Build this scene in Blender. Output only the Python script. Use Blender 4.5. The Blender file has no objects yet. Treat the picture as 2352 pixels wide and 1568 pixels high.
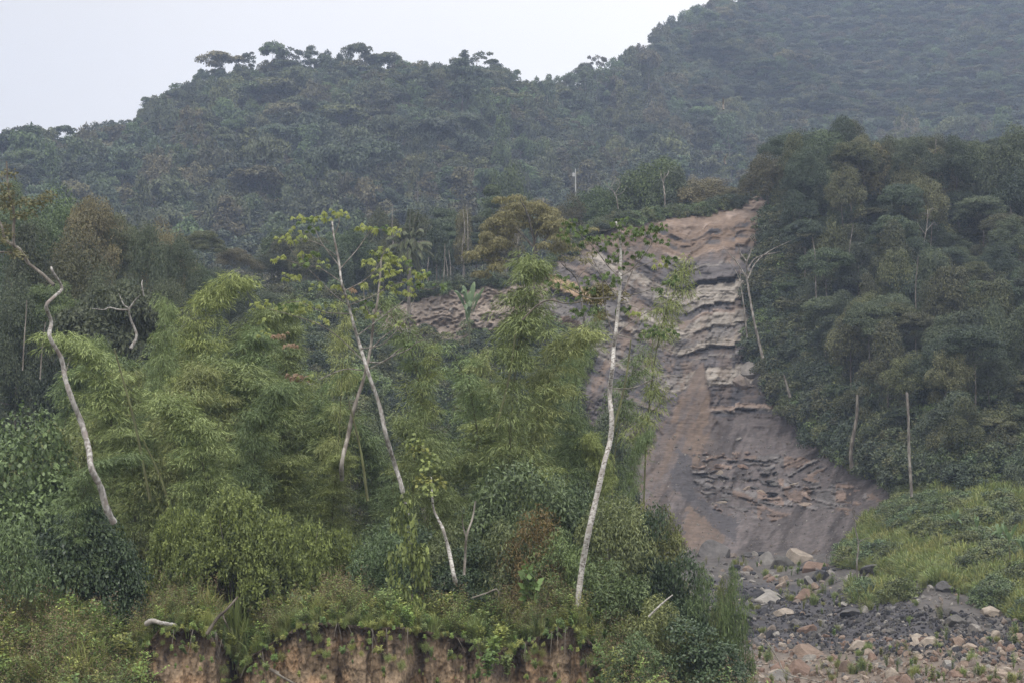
import bpy, bmesh, math, random
import numpy as np
from mathutils import Vector, Matrix, noise as mn

# ------------------------------------------------------------------ camera, world, sun
sc = bpy.context.scene
C = bpy.context.collection
T = 0.268                      # tan of half the horizontal field of view
PITCH = math.radians(5)
cam_d = bpy.data.cameras.new('camera'); cam = bpy.data.objects.new('camera', cam_d); C.objects.link(cam)
cam_d.sensor_width = 36; cam_d.lens = 18 / T
cam_d.clip_start = 0.5; cam_d.clip_end = 6000
cam.rotation_euler = (math.radians(90) + PITCH, 0, 0)
sc.camera = cam
sc.view_settings.view_transform = 'Standard'
sc.view_settings.look = 'None'
sc.view_settings.exposure = 0.36
sc.view_settings.gamma = 1.0
sc.cycles.use_denoising = True
sc.cycles.denoising_input_passes = 'RGB_ALBEDO_NORMAL'
sc.cycles.denoising_prefilter = 'NONE'
sc.cycles.max_bounces = 5
sc.cycles.diffuse_bounces = 3
sc.cycles.glossy_bounces = 1
sc.cycles.transmission_bounces = 3
sc.cycles.volume_bounces = 1

SUN_EL, SUN_ROT = math.radians(58), math.radians(215)
w = bpy.data.worlds.new('World'); sc.world = w; w.use_nodes = True
nt = w.node_tree; nt.nodes.clear()
out = nt.nodes.new('ShaderNodeOutputWorld'); bg = nt.nodes.new('ShaderNodeBackground'); bg.inputs[1].default_value = 0.1
sky = nt.nodes.new('ShaderNodeTexSky'); sky.sky_type = 'NISHITA'; sky.sun_disc = False
sky.sun_elevation = SUN_EL; sky.sun_rotation = SUN_ROT
hs = nt.nodes.new('ShaderNodeHueSaturation'); hs.inputs['Saturation'].default_value = 0.45
nt.links.new(sky.outputs[0], hs.inputs['Color'])
tc = nt.nodes.new('ShaderNodeTexCoord'); sx = nt.nodes.new('ShaderNodeSeparateXYZ'); nt.links.new(tc.outputs['Generated'], sx.inputs[0])
ramp = nt.nodes.new('ShaderNodeValToRGB')        # overcast cloud: brighter towards the zenith
e = ramp.color_ramp.elements
e[0].position = 0.0; e[0].color = (.452, .433, .412, 1); e[1].position = 1.0; e[1].color = (1, 1, 1, 1)
el = ramp.color_ramp.elements.new(.30); el.color = (.452, .433, .412, 1)
nt.links.new(sx.outputs['Z'], ramp.inputs[0])
side = nt.nodes.new('ShaderNodeMapRange'); side.inputs[1].default_value = -.30; side.inputs[2].default_value = .08
side.inputs[3].default_value = .70; side.inputs[4].default_value = 1.15
nt.links.new(sx.outputs['X'], side.inputs[0])
cn = nt.nodes.new('ShaderNodeTexNoise'); cn.inputs['Scale'].default_value = 2.2; cn.inputs['Detail'].default_value = 3
nt.links.new(tc.outputs['Generated'], cn.inputs['Vector'])
cm = nt.nodes.new('ShaderNodeMapRange'); cm.inputs[1].default_value = .3; cm.inputs[2].default_value = .7; cm.inputs[3].default_value = .93; cm.inputs[4].default_value = 1.06
nt.links.new(cn.outputs[0], cm.inputs[0])
m1 = nt.nodes.new('ShaderNodeMath'); m1.operation = 'MULTIPLY'; nt.links.new(side.outputs[0], m1.inputs[0]); nt.links.new(cm.outputs[0], m1.inputs[1])
m2 = nt.nodes.new('ShaderNodeMath'); m2.operation = 'MULTIPLY'; m2.inputs[1].default_value = 21.5; nt.links.new(m1.outputs[0], m2.inputs[0])
vm = nt.nodes.new('ShaderNodeVectorMath'); vm.operation = 'SCALE'
nt.links.new(ramp.outputs[0], vm.inputs[0]); nt.links.new(m2.outputs[0], vm.inputs['Scale'])
mx = nt.nodes.new('ShaderNodeMixRGB'); mx.inputs[0].default_value = .9
nt.links.new(hs.outputs[0], mx.inputs[1]); nt.links.new(vm.outputs[0], mx.inputs[2])
nt.links.new(mx.outputs[0], bg.inputs[0]); nt.links.new(bg.outputs[0], out.inputs[0])
sd = bpy.data.lights.new('sun', 'SUN'); sd.energy = 1.5; sd.angle = math.radians(10); sd.color = (1, .96, .9)
so = bpy.data.objects.new('sun', sd); C.objects.link(so)
so.rotation_euler = (math.radians(90) - SUN_EL, 0, math.radians(180) - SUN_ROT + math.radians(0))

# ------------------------------------------------------------------ helpers: projection
ct, st = math.cos(PITCH), math.sin(PITCH)
def P(u, v, d):
    """point seen at (u, v) of the 2352x1568 photograph, at depth y = d"""
    cx = (u - 1176) / 1176 * T; cz = (784 - v) / 1176 * T
    s = d / (ct - cz * st)
    return (cx * s, d, (st + cz * ct) * s)
def Pa(u, v, d):
    cx = (u - 1176) / 1176 * T; cz = (784 - v) / 1176 * T
    s = d / (ct - cz * st)
    return np.stack([cx * s, d + 0 * s, (st + cz * ct) * s], -1)
def X(u, d): return (u - 1176) / 1176 * T * d
def Zv(v, d): return P(1176, v, d)[2]
def V_of(z, d):
    k = z / d; cz = (k * ct - st) / (ct + k * st)
    return 784 - cz * 1176 / T
def Z4(x, y): return (.3418 * x, 516.8 + .3418 * y)
def Z5(x, y): return (775.2 + .3418 * x, 516.8 + .3418 * y)
def Z6(x, y): return (1548.1 + .3418 * x, 516.8 + .3418 * y)
def Z8(x, y): return (775.2 + .3418 * x, 1033.6 + .3418 * y)
def Z9(x, y): return (1548.1 + .3418 * x, 1033.6 + .3418 * y)

# ------------------------------------------------------------------ helpers: noise
def _h(i, j, k):
    n = (i * 374761393 + j * 668265263 + k * 2147483647 * 3 + 1013) & 0xffffffff
    n = ((n ^ (n >> 13)) * 1274126177) & 0xffffffff
    n = (n ^ (n >> 16)) & 0xffffffff
    return n / 4294967295.0
def vn(x, y, seed=0):
    x = np.asarray(x, float); y = np.asarray(y, float)
    i = np.floor(x).astype(np.int64); j = np.floor(y).astype(np.int64)
    fx = x - i; fy = y - j; fx = fx * fx * (3 - 2 * fx); fy = fy * fy * (3 - 2 * fy)
    a = _h(i, j, seed); b = _h(i + 1, j, seed); c = _h(i, j + 1, seed); d = _h(i + 1, j + 1, seed)
    return (a + (b - a) * fx) * (1 - fy) + (c + (d - c) * fx) * fy
def fbm(x, y, seed=0, o=4):
    s = 0; a = .5; t = 0
    for k in range(o):
        s = s + a * vn(np.asarray(x) * 2 ** k, np.asarray(y) * 2 ** k, seed + k * 17); t += a; a *= .5
    return s / t
def sstep(a, b, x):
    t = np.clip((np.asarray(x, float) - a) / (b - a), 0, 1); return t * t * (3 - 2 * t)
def inpoly(u, v, poly):
    u = np.asarray(u, float); v = np.asarray(v, float); r = np.zeros(u.shape, bool); n = len(poly)
    for i in range(n):
        x0, y0 = poly[i]; x1, y1 = poly[(i + 1) % n]
        if y0 == y1: continue
        c = ((y0 > v) != (y1 > v)) & (u < (x1 - x0) * (v - y0) / (y1 - y0) + x0)
        r ^= c
    return r

# ------------------------------------------------------------------ helpers: objects
def tag(o, label, cat, group=None, kind=None):
    if label: o['label'] = label
    if cat: o['category'] = cat
    if group: o['group'] = group
    if kind: o['kind'] = kind
    return o
def empty(name, loc=(0, 0, 0), label=None, cat=None, group=None):
    o = bpy.data.objects.new(name, None); C.objects.link(o); o.location = loc; o.empty_display_size = .2
    return tag(o, label, cat, group)
def link(name, me, parent=None):
    o = bpy.data.objects.new(name, me); C.objects.link(o)
    if parent: o.parent = parent
    return o
def mesh_np(name, V, F, mat, smooth=False, tint=None, col=None):
    """V (n,3), F (m,k) all faces of one size"""
    V = np.asarray(V, np.float32); F = np.asarray(F, np.int32); m, k = F.shape
    me = bpy.data.meshes.new(name)
    me.vertices.add(len(V)); me.vertices.foreach_set('co', V.ravel())
    me.loops.add(m * k); me.loops.foreach_set('vertex_index', F.ravel())
    me.polygons.add(m); me.polygons.foreach_set('loop_start', np.arange(0, m * k, k, dtype=np.int32))
    if smooth: me.polygons.foreach_set('use_smooth', np.ones(m, bool))
    if tint is not None:
        a = me.attributes.new('tint', 'FLOAT', 'FACE'); a.data.foreach_set('value', np.asarray(tint, np.float32))
    if col is not None:
        a = me.attributes.new('col', 'FLOAT_COLOR', 'POINT')
        c4 = np.concatenate([col, np.ones((len(col), 1))], 1).astype(np.float32)
        a.data.foreach_set('color', c4.ravel())
    me.update(calc_edges=True)
    me.materials.append(mat)
    return me

class Tubes:
    def __init__(s): s.V = []; s.F = []; s.n = 0
    def add(s, pts, rad, sides=6):
        pts = np.asarray(pts, float); k = len(pts)
        rad = np.interp(np.linspace(0, 1, k), np.linspace(0, 1, len(rad)), rad) if len(rad) != k else np.asarray(rad, float)
        tg = np.gradient(pts, axis=0); tg /= np.linalg.norm(tg, axis=1)[:, None] + 1e-9
        ref = np.array([0., 1., 0.]) if abs(tg[0][1]) < .8 else np.array([1., 0., 0.])
        a = np.cross(tg, ref); a /= np.linalg.norm(a, axis=1)[:, None] + 1e-9; b = np.cross(tg, a)
        th = np.linspace(0, 2 * np.pi, sides, endpoint=False)
        ring = pts[:, None] + rad[:, None, None] * (np.cos(th)[None, :, None] * a[:, None] + np.sin(th)[None, :, None] * b[:, None])
        s.V.append(ring.reshape(-1, 3))
        i = np.arange(k - 1)[:, None] * sides; j = np.arange(sides)[None]; j2 = (j + 1) % sides
        f = np.stack([i + j, i + j2, i + sides + j2, i + sides + j], -1).reshape(-1, 4) + s.n
        s.F.append(f); s.n += k * sides
    def mesh(s, name, mat): return mesh_np(name, np.concatenate(s.V), np.concatenate(s.F), mat, smooth=True)
def smooth_path(pts, n=4):
    """Catmull-Rom through the points"""
    p = np.asarray(pts, float); p = np.vstack([2 * p[0] - p[1], p, 2 * p[-1] - p[-2]]); o = []
    for i in range(1, len(p) - 2):
        for t in np.linspace(0, 1, n, endpoint=False):
            a, b, c, d = p[i - 1], p[i], p[i + 1], p[i + 2]
            o.append(.5 * (2 * b + (c - a) * t + (2 * a - 5 * b + 4 * c - d) * t * t + (3 * b - a - 3 * c + d) * t ** 3))
    o.append(p[-2]); return np.array(o)

def nrm(a): return a / (np.linalg.norm(a, axis=-1, keepdims=True) + 1e-9)
class Leaves:
    """diamond leaves: base point, direction, normal"""
    def __init__(s): s.V = []; s.t = []
    def add(s, B, D, N, L, W, tint, fold=.0):
        n = len(B); L = np.broadcast_to(np.asarray(L, float), (n,))[:, None]; W = np.broadcast_to(np.asarray(W, float), (n,))[:, None]
        D = nrm(D); S = nrm(np.cross(D, N)); N2 = np.cross(S, D)
        m = B + D * L * .45
        q = np.stack([B, m + S * W * .5 - N2 * W * fold, B + D * L - N2 * L * .12, m - S * W * .5 - N2 * W * fold], 1)
        s.V.append(q.reshape(-1, 3)); s.t.append(np.broadcast_to(np.asarray(tint, float), (n,)))
    def count(s): return sum(len(t) for t in s.t)
    def mesh(s, name, mat):
        V = np.concatenate(s.V); n = len(V) // 4
        return mesh_np(name, V, np.arange(n * 4).reshape(n, 4), mat, tint=np.concatenate(s.t))

# ------------------------------------------------------------------ materials
def newmat(name):
    m = bpy.data.materials.new(name); m.use_nodes = True; n = m.node_tree; n.nodes.clear(); return m, n
def leaf_mat(name, dark, light, shifts=None, trans=.22, rough=.55, spread=.35, patch=None):
    """tint attribute picks dark..light; the object's random number picks a hue; all by plant and leaf, none by place"""
    m, n = newmat(name); N = n.nodes.new; L = n.links.new
    at = N('ShaderNodeAttribute'); at.attribute_name = 'tint'
    mix = N('ShaderNodeMixRGB'); mix.inputs[1].default_value = (*dark, 1); mix.inputs[2].default_value = (*light, 1)
    L(at.outputs['Fac'], mix.inputs[0]); col = mix.outputs[0]
    oi = N('ShaderNodeObjectInfo')
    if shifts:
        r = N('ShaderNodeValToRGB'); r.color_ramp.interpolation = 'CONSTANT' if len(shifts) > 4 else 'LINEAR'
        els = r.color_ramp.elements
        while len(els) < len(shifts): els.new(.5)
        for i, c in enumerate(shifts):
            els[i].position = i / len(shifts) if len(shifts) > 4 else i / (len(shifts) - 1); els[i].color = (*c, 1)
        L(oi.outputs['Random'], r.inputs[0])
        mu = N('ShaderNodeVectorMath'); mu.operation = 'MULTIPLY'; L(col, mu.inputs[0]); L(r.outputs[0], mu.inputs[1]); col = mu.outputs[0]
    mr = N('ShaderNodeMath'); mr.operation = 'MULTIPLY'; mr.inputs[1].default_value = 7.31; L(oi.outputs['Random'], mr.inputs[0])
    fr = N('ShaderNodeMath'); fr.operation = 'FRACT'; L(mr.outputs[0], fr.inputs[0])
    mp = N('ShaderNodeMapRange'); mp.inputs[3].default_value = 1 - spread; mp.inputs[4].default_value = 1 + spread; L(fr.outputs[0], mp.inputs[0])
    sc_ = N('ShaderNodeVectorMath'); sc_.operation = 'SCALE'; L(col, sc_.inputs[0]); L(mp.outputs[0], sc_.inputs['Scale']); col = sc_.outputs[0]
    b = N('ShaderNodeBsdfPrincipled'); L(col, b.inputs['Base Color']); b.inputs['Roughness'].default_value = rough
    b.inputs['Specular IOR Level'].default_value = .35
    t = N('ShaderNodeBsdfTranslucent'); L(col, t.inputs[0])
    ms = N('ShaderNodeMixShader'); ms.inputs[0].default_value = trans; L(b.outputs[0], ms.inputs[1]); L(t.outputs[0], ms.inputs[2])
    o = N('ShaderNodeOutputMaterial'); L(ms.outputs[0], o.inputs[0])
    return m
def bark_mat(name, c1, c2, scale=6, c3=None, stretch=.35, thr=(.45, .6), bump=.4):
    m, n = newmat(name); N = n.nodes.new; L = n.links.new
    tc = N('ShaderNodeTexCoord'); mp = N('ShaderNodeMapping'); mp.inputs['Scale'].default_value = (1, 1, stretch); L(tc.outputs['Object'], mp.inputs[0])
    a = N('ShaderNodeTexNoise'); a.inputs['Scale'].default_value = scale; a.inputs['Detail'].default_value = 6; L(mp.outputs[0], a.inputs['Vector'])
    r = N('ShaderNodeValToRGB'); r.color_ramp.elements[0].position = thr[0]; r.color_ramp.elements[1].position = thr[1]
    r.color_ramp.elements[0].color = (*c1, 1); r.color_ramp.elements[1].color = (*c2, 1); L(a.outputs[0], r.inputs[0]); col = r.outputs[0]
    if c3:
        b2 = N('ShaderNodeTexNoise'); b2.inputs['Scale'].default_value = scale * .35; b2.inputs['Detail'].default_value = 4; L(tc.outputs['Object'], b2.inputs['Vector'])
        r2 = N('ShaderNodeValToRGB'); r2.color_ramp.elements[0].position = .52; r2.color_ramp.elements[1].position = .62; L(b2.outputs[0], r2.inputs[0])
        mx = N('ShaderNodeMixRGB'); L(r2.outputs[0], mx.inputs[0]); L(col, mx.inputs[1]); mx.inputs[2].default_value = (*c3, 1); col = mx.outputs[0]
    b = N('ShaderNodeBsdfPrincipled'); L(col, b.inputs['Base Color']); b.inputs['Roughness'].default_value = .85; b.inputs['Specular IOR Level'].default_value = .2
    bu = N('ShaderNodeBump'); bu.inputs['Strength'].default_value = bump; bu.inputs['Distance'].default_value = .03; L(a.outputs[0], bu.inputs['Height']); L(bu.outputs[0], b.inputs['Normal'])
    o = N('ShaderNodeOutputMaterial'); L(b.outputs[0], o.inputs[0]); return m
def ground_mat(name, fine=3.0, bump=.6, dist=.15, mottle=.35, stretch=(1, 1, 1)):
    """colour attribute 'col' times fine noise, with bump"""
    m, n = newmat(name); N = n.nodes.new; L = n.links.new
    at = N('ShaderNodeAttribute'); at.attribute_name = 'col'
    tc = N('ShaderNodeTexCoord'); mp = N('ShaderNodeMapping'); mp.inputs['Scale'].default_value = stretch; L(tc.outputs['Object'], mp.inputs[0])
    a = N('ShaderNodeTexNoise'); a.inputs['Scale'].default_value = fine; a.inputs['Detail'].default_value = 8; a.inputs['Roughness'].default_value = .65; L(mp.outputs[0], a.inputs['Vector'])
    mr = N('ShaderNodeMapRange'); mr.inputs[1].default_value = .3; mr.inputs[2].default_value = .7; mr.inputs[3].default_value = 1 - mottle; mr.inputs[4].default_value = 1 + mottle; L(a.outputs[0], mr.inputs[0])
    s = N('ShaderNodeVectorMath'); s.operation = 'SCALE'; L(at.outputs['Color'], s.inputs[0]); L(mr.outputs[0], s.inputs['Scale'])
    b = N('ShaderNodeBsdfPrincipled'); L(s.outputs[0], b.inputs['Base Color']); b.inputs['Roughness'].default_value = .95; b.inputs['Specular IOR Level'].default_value = .15
    vo = N('ShaderNodeTexVoronoi'); vo.inputs['Scale'].default_value = fine * 1.7; L(mp.outputs[0], vo.inputs['Vector'])
    ad = N('ShaderNodeMath'); ad.operation = 'ADD'; L(a.outputs[0], ad.inputs[0]); L(vo.outputs['Distance'], ad.inputs[1])
    bu = N('ShaderNodeBump'); bu.inputs['Strength'].default_value = bump; bu.inputs['Distance'].default_value = dist; L(ad.outputs[0], bu.inputs['Height']); L(bu.outputs[0], b.inputs['Normal'])
    o = N('ShaderNodeOutputMaterial'); L(b.outputs[0], o.inputs[0]); return m
def rock_mat(name, cols, scale=1.5):
    m, n = newmat(name); N = n.nodes.new; L = n.links.new
    oi = N('ShaderNodeObjectInfo'); r = N('ShaderNodeValToRGB'); r.color_ramp.interpolation = 'CONSTANT'; els = r.color_ramp.elements
    while len(els) < len(cols): els.new(.5)
    for i, c in enumerate(cols): els[i].position = i / len(cols); els[i].color = (*c, 1)
    L(oi.outputs['Random'], r.inputs[0])
    tc = N('ShaderNodeTexCoord'); a = N('ShaderNodeTexNoise'); a.inputs['Scale'].default_value = scale; a.inputs['Detail'].default_value = 8; a.inputs['Roughness'].default_value = .7; L(tc.outputs['Object'], a.inputs['Vector'])
    mr = N('ShaderNodeMapRange'); mr.inputs[1].default_value = .3; mr.inputs[2].default_value = .7; mr.inputs[3].default_value = .55; mr.inputs[4].default_value = 1.35; L(a.outputs[0], mr.inputs[0])
    s = N('ShaderNodeVectorMath'); s.operation = 'SCALE'; L(r.outputs[0], s.inputs[0]); L(mr.outputs[0], s.inputs['Scale'])
    b = N('ShaderNodeBsdfPrincipled'); L(s.outputs[0], b.inputs['Base Color']); b.inputs['Roughness'].default_value = .9; b.inputs['Specular IOR Level'].default_value = .2
    bu = N('ShaderNodeBump'); bu.inputs['Strength'].default_value = .7; bu.inputs['Distance'].default_value = .15; L(a.outputs[0], bu.inputs['Height']); L(bu.outputs[0], b.inputs['Normal'])
    o = N('ShaderNodeOutputMaterial'); L(b.outputs[0], o.inputs[0]); return m
def flat_mat(name, c, rough=.6, metal=0):
    m, n = newmat(name); N = n.nodes.new; L = n.links.new
    tc = N('ShaderNodeTexCoord'); a = N('ShaderNodeTexNoise'); a.inputs['Scale'].default_value = 3; L(tc.outputs['Object'], a.inputs['Vector'])
    mr = N('ShaderNodeMapRange'); mr.inputs[3].default_value = .7; mr.inputs[4].default_value = 1.2; L(a.outputs[0], mr.inputs[0])
    s = N('ShaderNodeVectorMath'); s.operation = 'SCALE'; s.inputs[0].default_value = c; L(mr.outputs[0], s.inputs['Scale'])
    b = N('ShaderNodeBsdfPrincipled'); L(s.outputs[0], b.inputs['Base Color']); b.inputs['Roughness'].default_value = rough; b.inputs['Metallic'].default_value = metal
    o = N('ShaderNodeOutputMaterial'); L(b.outputs[0], o.inputs[0]); return m

M = {}
SH = [(1, 1, 1), (1.15, 1.0, .9), (.75, .85, .9), (1.35, 1.05, .95), (.9, 1.1, .85), (1.35, 1.25, .9), (.7, .75, .8), (1.0, .95, .9), (1.5, 1.1, 1.05), (.85, 1.0, 1.0), (1.1, 1.25, .9), (.8, .8, .75)]
M['forest'] = leaf_mat('forest_leaf', (.030, .042, .020), (.145, .165, .080), SH, spread=.35)
M['far'] = leaf_mat('far_leaf', (.030, .040, .022), (.15, .176, .086), SH, spread=.35)
M['spur'] = leaf_mat('spur_leaf', (.018, .028, .016), (.125, .150, .078), [(1, 1, 1), (1.3, 1.15, .85), (.75, .85, .85), (1.1, 1.1, 1.0), (.85, .95, .8), (1.4, 1.15, .95)], spread=.3)
M['olive'] = leaf_mat('olive_leaf', (.11, .10, .04), (.34, .31, .13), spread=.15, trans=.3)
M['bamboo'] = leaf_mat('bamboo_leaf', (.085, .11, .038), (.39, .42, .18), [(.92, 1, .9), (1.06, 1.05, .95), (.68, .82, .8), (1.0, 1.04, .82), (.82, .94, .9)], trans=.25, spread=.18)
M['bright'] = leaf_mat('bright_leaf', (.035, .055, .018), (.36, .42, .13), spread=.08, trans=.3)
M['darkleaf'] = leaf_mat('dark_leaf', (.018, .034, .016), (.10, .145, .065), spread=.1, rough=.4)
M['shrub'] = leaf_mat('shrub_leaf', (.035, .050, .022), (.21, .25, .11), [(1, 1, 1), (1.25, 1.1, .8), (.8, .95, .95), (1.1, 1.2, .9)], spread=.2, rough=.45)
M['seed'] = leaf_mat('seed_leaf', (.10, .065, .025), (.24, .18, .06), spread=.1)
M['weed'] = leaf_mat('weed_leaf', (.075, .095, .035), (.32, .40, .14), [(1, 1, 1), (1.25, 1.1, .85), (.75, .9, .8), (1.2, 1.0, .8), (1.1, 1.2, .9)], spread=.25, trans=.3)
M['grass'] = leaf_mat('grass_leaf', (.15, .17, .065), (.33, .36, .14), [(1, 1, 1), (1.15, 1.05, .9), (.9, 1.0, .85), (1.1, 1.1, .9), (.85, .95, .8)], spread=.15, trans=.35)
M['cecy'] = leaf_mat('yellow_green_leaf', (.19, .23, .06), (.40, .43, .14), trans=.4, spread=.05)
M['cecg'] = leaf_mat('deep_green_leaf', (.05, .09, .025), (.15, .21, .06), trans=.3, spread=.05)
M['banana'] = leaf_mat('banana_leaf', (.08, .125, .05), (.19, .27, .12), trans=.35, spread=.1, rough=.4)
M['palm'] = leaf_mat('palm_leaf', (.07, .085, .04), (.20, .22, .11), spread=.1)
M['dry'] = leaf_mat('dry_leaf', (.16, .10, .06), (.33, .24, .15), spread=.1)
M['moss'] = leaf_mat('moss_leaf', (.10, .095, .045), (.20, .19, .09), spread=.1)
M['bark'] = bark_mat('bark', (.10, .085, .07), (.20, .18, .15), 4)
M['palebark'] = bark_mat('pale_bark', (.15, .13, .11), (.31, .285, .25), 4)
M['whitebark'] = bark_mat('white_bark', (.17, .145, .125), (.50, .48, .45), 11, c3=(.34, .31, .28), stretch=1.6, thr=(.36, .54))
M['greybark'] = bark_mat('grey_bark', (.12, .105, .09), (.25, .23, .20), 4)
M['limbbark'] = bark_mat('limb_bark', (.13, .115, .10), (.27, .25, .22), 7)
M['lichenbark'] = bark_mat('lichen_bark', (.14, .125, .11), (.40, .385, .36), 9, c3=(.22, .19, .17), stretch=.6, thr=(.36, .62))
M['twig'] = bark_mat('twig_bark', (.09, .075, .06), (.16, .14, .11), 6)
M['culm'] = bark_mat('culm_bark', (.09, .09, .045), (.15, .16, .07), 3)
M['stonep'] = rock_mat('pale_stone', [(.17, .158, .145), (.21, .19, .17), (.14, .13, .125), (.19, .155, .13), (.25, .23, .205)])
M['stoned'] = rock_mat('dark_stone', [(.034, .034, .038), (.052, .050, .054), (.085, .080, .078), (.040, .038, .041), (.105, .098, .09)])
M['stonew'] = rock_mat('warm_stone', [(.21, .155, .12), (.27, .215, .17), (.19, .13, .10), (.29, .245, .20)])

# ------------------------------------------------------------------ terrain tables
UC = np.array([-500, 0, 450, 850, 1130, 1350, 1600, 1790, 2080, 2352, 2900.])
VT = np.array([610, 640, 660, 700, 655, 540, 490, 430, 372, 360, 330.])
VTU = np.array([-500, 0, 450, 850, 930, 1000, 1130, 1230, 1280, 1340, 1400, 1520, 1600, 1690, 1790, 1850, 2000, 2352, 2900.])
VTV = np.array([610, 640, 660, 700, 690, 672, 655, 640, 600, 548, 517, 499, 492, 468, 432, 405, 372, 360, 330.])
vk = np.array([1900, 1568, 1400, 1270, 1150, 1000, 850, 700, 520, 430, 300.])
Dk = {  # depth of the slope at those heights in the picture
 'left':  [80, 88, 98, 110, 127, 150, 182, 225, 290, 330, 400],
 'mid':   [82, 100, 130, 163, 183, 200, 208, 214, 224, 238, 285],
 'right': [78, 96, 114, 130, 144, 162, 184, 208, 236, 252, 285]}
def Mdepth(u, v):
    a = np.interp(-v, -vk, Dk['left']); b = np.interp(-v, -vk, Dk['mid']); c = np.interp(-v, -vk, Dk['right'])
    w1 = sstep(500, 1150, u); w2 = sstep(1750, 2250, u)
    return (a * (1 - w1) + b * w1) * (1 - w2) + c * w2
def Mv_of_d(u, d):
    vs = np.linspace(1900, float(np.interp(u, VTU, VTV)), 160)
    ds = Mdepth(u + 0 * vs, vs); return float(np.interp(d, ds, vs))
def groundM(u, d): return Zv(Mv_of_d(u, d), d)
BARE = [(850, 712), (930, 690), (1000, 672), (1130, 655), (1280, 600), (1340, 545), (1520, 497), (1690, 468), (1795, 425), (1765, 500), (1750, 600), (1738, 700), (1722, 820), (1765, 880), (1810, 940), (1850, 1000), (1930, 1050), (2000, 1090), (2090, 1142), (2030, 1180), (1960, 1235), (1935, 1300), (2000, 1318), (2110, 1338), (2250, 1378), (2352, 1432), (2520, 1450), (3000, 1480), (3000, 2000), (850, 2000)]

# far hill
FU = np.array([-500, 0, 60, 120, 200, 300, 335, 430, 480, 560, 850, 1000, 1130, 1200, 1225, 1300, 1400, 1450, 1520, 1570, 1620, 1700, 1900, 2352, 3000.])
FV = np.array([400, 365, 350, 345, 345, 330, 290, 240, 205, 190, 185, 190, 195, 232, 240, 222, 195, 165, 120, 85, 55, 0, -150, -330, -400.])
FDr = np.interp(FU, [-500, 0, 500, 1200, 1450, 1620, 1900, 2352], [480, 520, 620, 620, 720, 850, 1150, 1300])
def Fdepth(u, v):
    vr = np.interp(u, FU, FV); dr = np.interp(u, FU, FDr)
    t = np.clip((900 - v) / (900 - vr), 0, 1.2)
    return 290 + (dr - 290) * t ** 1.25
def Fbump(u, v):
    b = (fbm(u / 210, v / 150, 5, 4) - .5) * 46
    spur = np.exp(-((v - 60 - (u - 1590) * .55) / 60.) ** 2) * sstep(1540, 1640, u) * (1 - sstep(1900, 2000, u))
    return b * sstep(900, 500, v) - spur * 60

M['hill'] = ground_mat('hill_ground', fine=.25, bump=.8, dist=1.5)
M['slope'] = ground_mat('slope_ground', fine=1.6, bump=.55, dist=.12, mottle=.28, stretch=(.5, .5, 1.6))
M['bank'] = ground_mat('bank_soil', fine=4.0, bump=1, dist=.12, mottle=.4, stretch=(1, 1, .9))

def gridfaces(nu, nv):
    i = np.arange(nu - 1)[:, None] * nv; j = np.arange(nv - 1)[None]
    return np.stack([i + j, i + nv + j, i + nv + j + 1, i + j + 1], -1).reshape(-1, 4)

# ---- far hills
uu = np.arange(-500, 3001, 12.)
ss = np.linspace(0, 1, 90)
U, S = np.meshgrid(uu, ss, indexing='ij')
vr = np.interp(U, FU, FV)
Vv = 930 + (vr - 930) * S
D = Fdepth(U, Vv) + Fbump(U, Vv) * sstep(1, .85, S)
pts = Pa(U, Vv, D)
back = []
for k, (dd, dz) in enumerate([(20, 2), (60, 14), (150, 50), (320, 120)]):
    b = pts[:, -1].copy(); b[:, 1] += dd; b[:, 0] *= (b[:, 1] / (b[:, 1] - dd)); b[:, 2] -= dz; back.append(b)
pts = np.concatenate([pts, np.stack(back, 1)], 1)
nv_ = pts.shape[1]
gcol = np.array([.045, .055, .030]) + (fbm(pts[..., 0] / 12, pts[..., 1] / 12, 9)[..., None] - .5) * np.array([.05, .04, .03])
me = mesh_np('hills', pts.reshape(-1, 3), gridfaces(len(uu), nv_), M['hill'], smooth=True, col=np.clip(gcol, .01, 1).reshape(-1, 3))
tag(link('hills', me), 'forested far hillside and mountain', 'hill', kind='structure')

# ---- landslide slope and valley floor
u_parts = [np.arange(-500, 840, 14.), np.arange(840, 2110, 3.4), np.arange(2110, 2900, 10.)]
uu = np.concatenate(u_parts)
s1 = np.linspace(0, 1, 480)
U, S = np.meshgrid(uu, s1, indexing='ij')
vt = np.interp(U, VTU, VTV) + (fbm(U / 14, U * 0, 41, 3) - .5) * 9
Vv = 1900 + (vt - 1900) * np.where(S < .12, S * 2.0, .24 + (S - .12) * (.76 / .88))
D = Mdepth(U, Vv)
def cell(a, b, seed):
    return _h(np.floor(a).astype(np.int64), np.floor(b).astype(np.int64), seed)
def mixc(c, c2, m): m = np.asarray(m)[..., None]; return c * (1 - m) + c2 * m
TAN, PALE, SHALE, RED, COAL_AND_SHADE, GREY, TALUS = map(np.array, [(.225, .175, .145), (.250, .222, .192), (.092, .083, .083), (.162, .117, .088), (.056, .052, .055), (.150, .136, .125), (.098, .083, .079)])
fault = 1575 + (700 - Vv) * .10 + (fbm(Vv / 30, U * 0, 2) - .5) * 40
dip = sstep(fault + 45, fault - 25, U)                     # 1 on the block whose beds dip to the right
wob = (fbm(U / 150, Vv / 150, 3, 2) - .5) * 16 + (fbm(U / 24, Vv / 16, 4, 3) - .5) * 4
shift = 7 * (U > 1640 - (Vv - 700) * .12) + 9 * (U > 1688)
wob = wob * (.45 + .55 * dip)
stc = Vv + wob + shift - dip * ((U - 1560) * .46 + 20) - .02 * (U - 1600)
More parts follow.
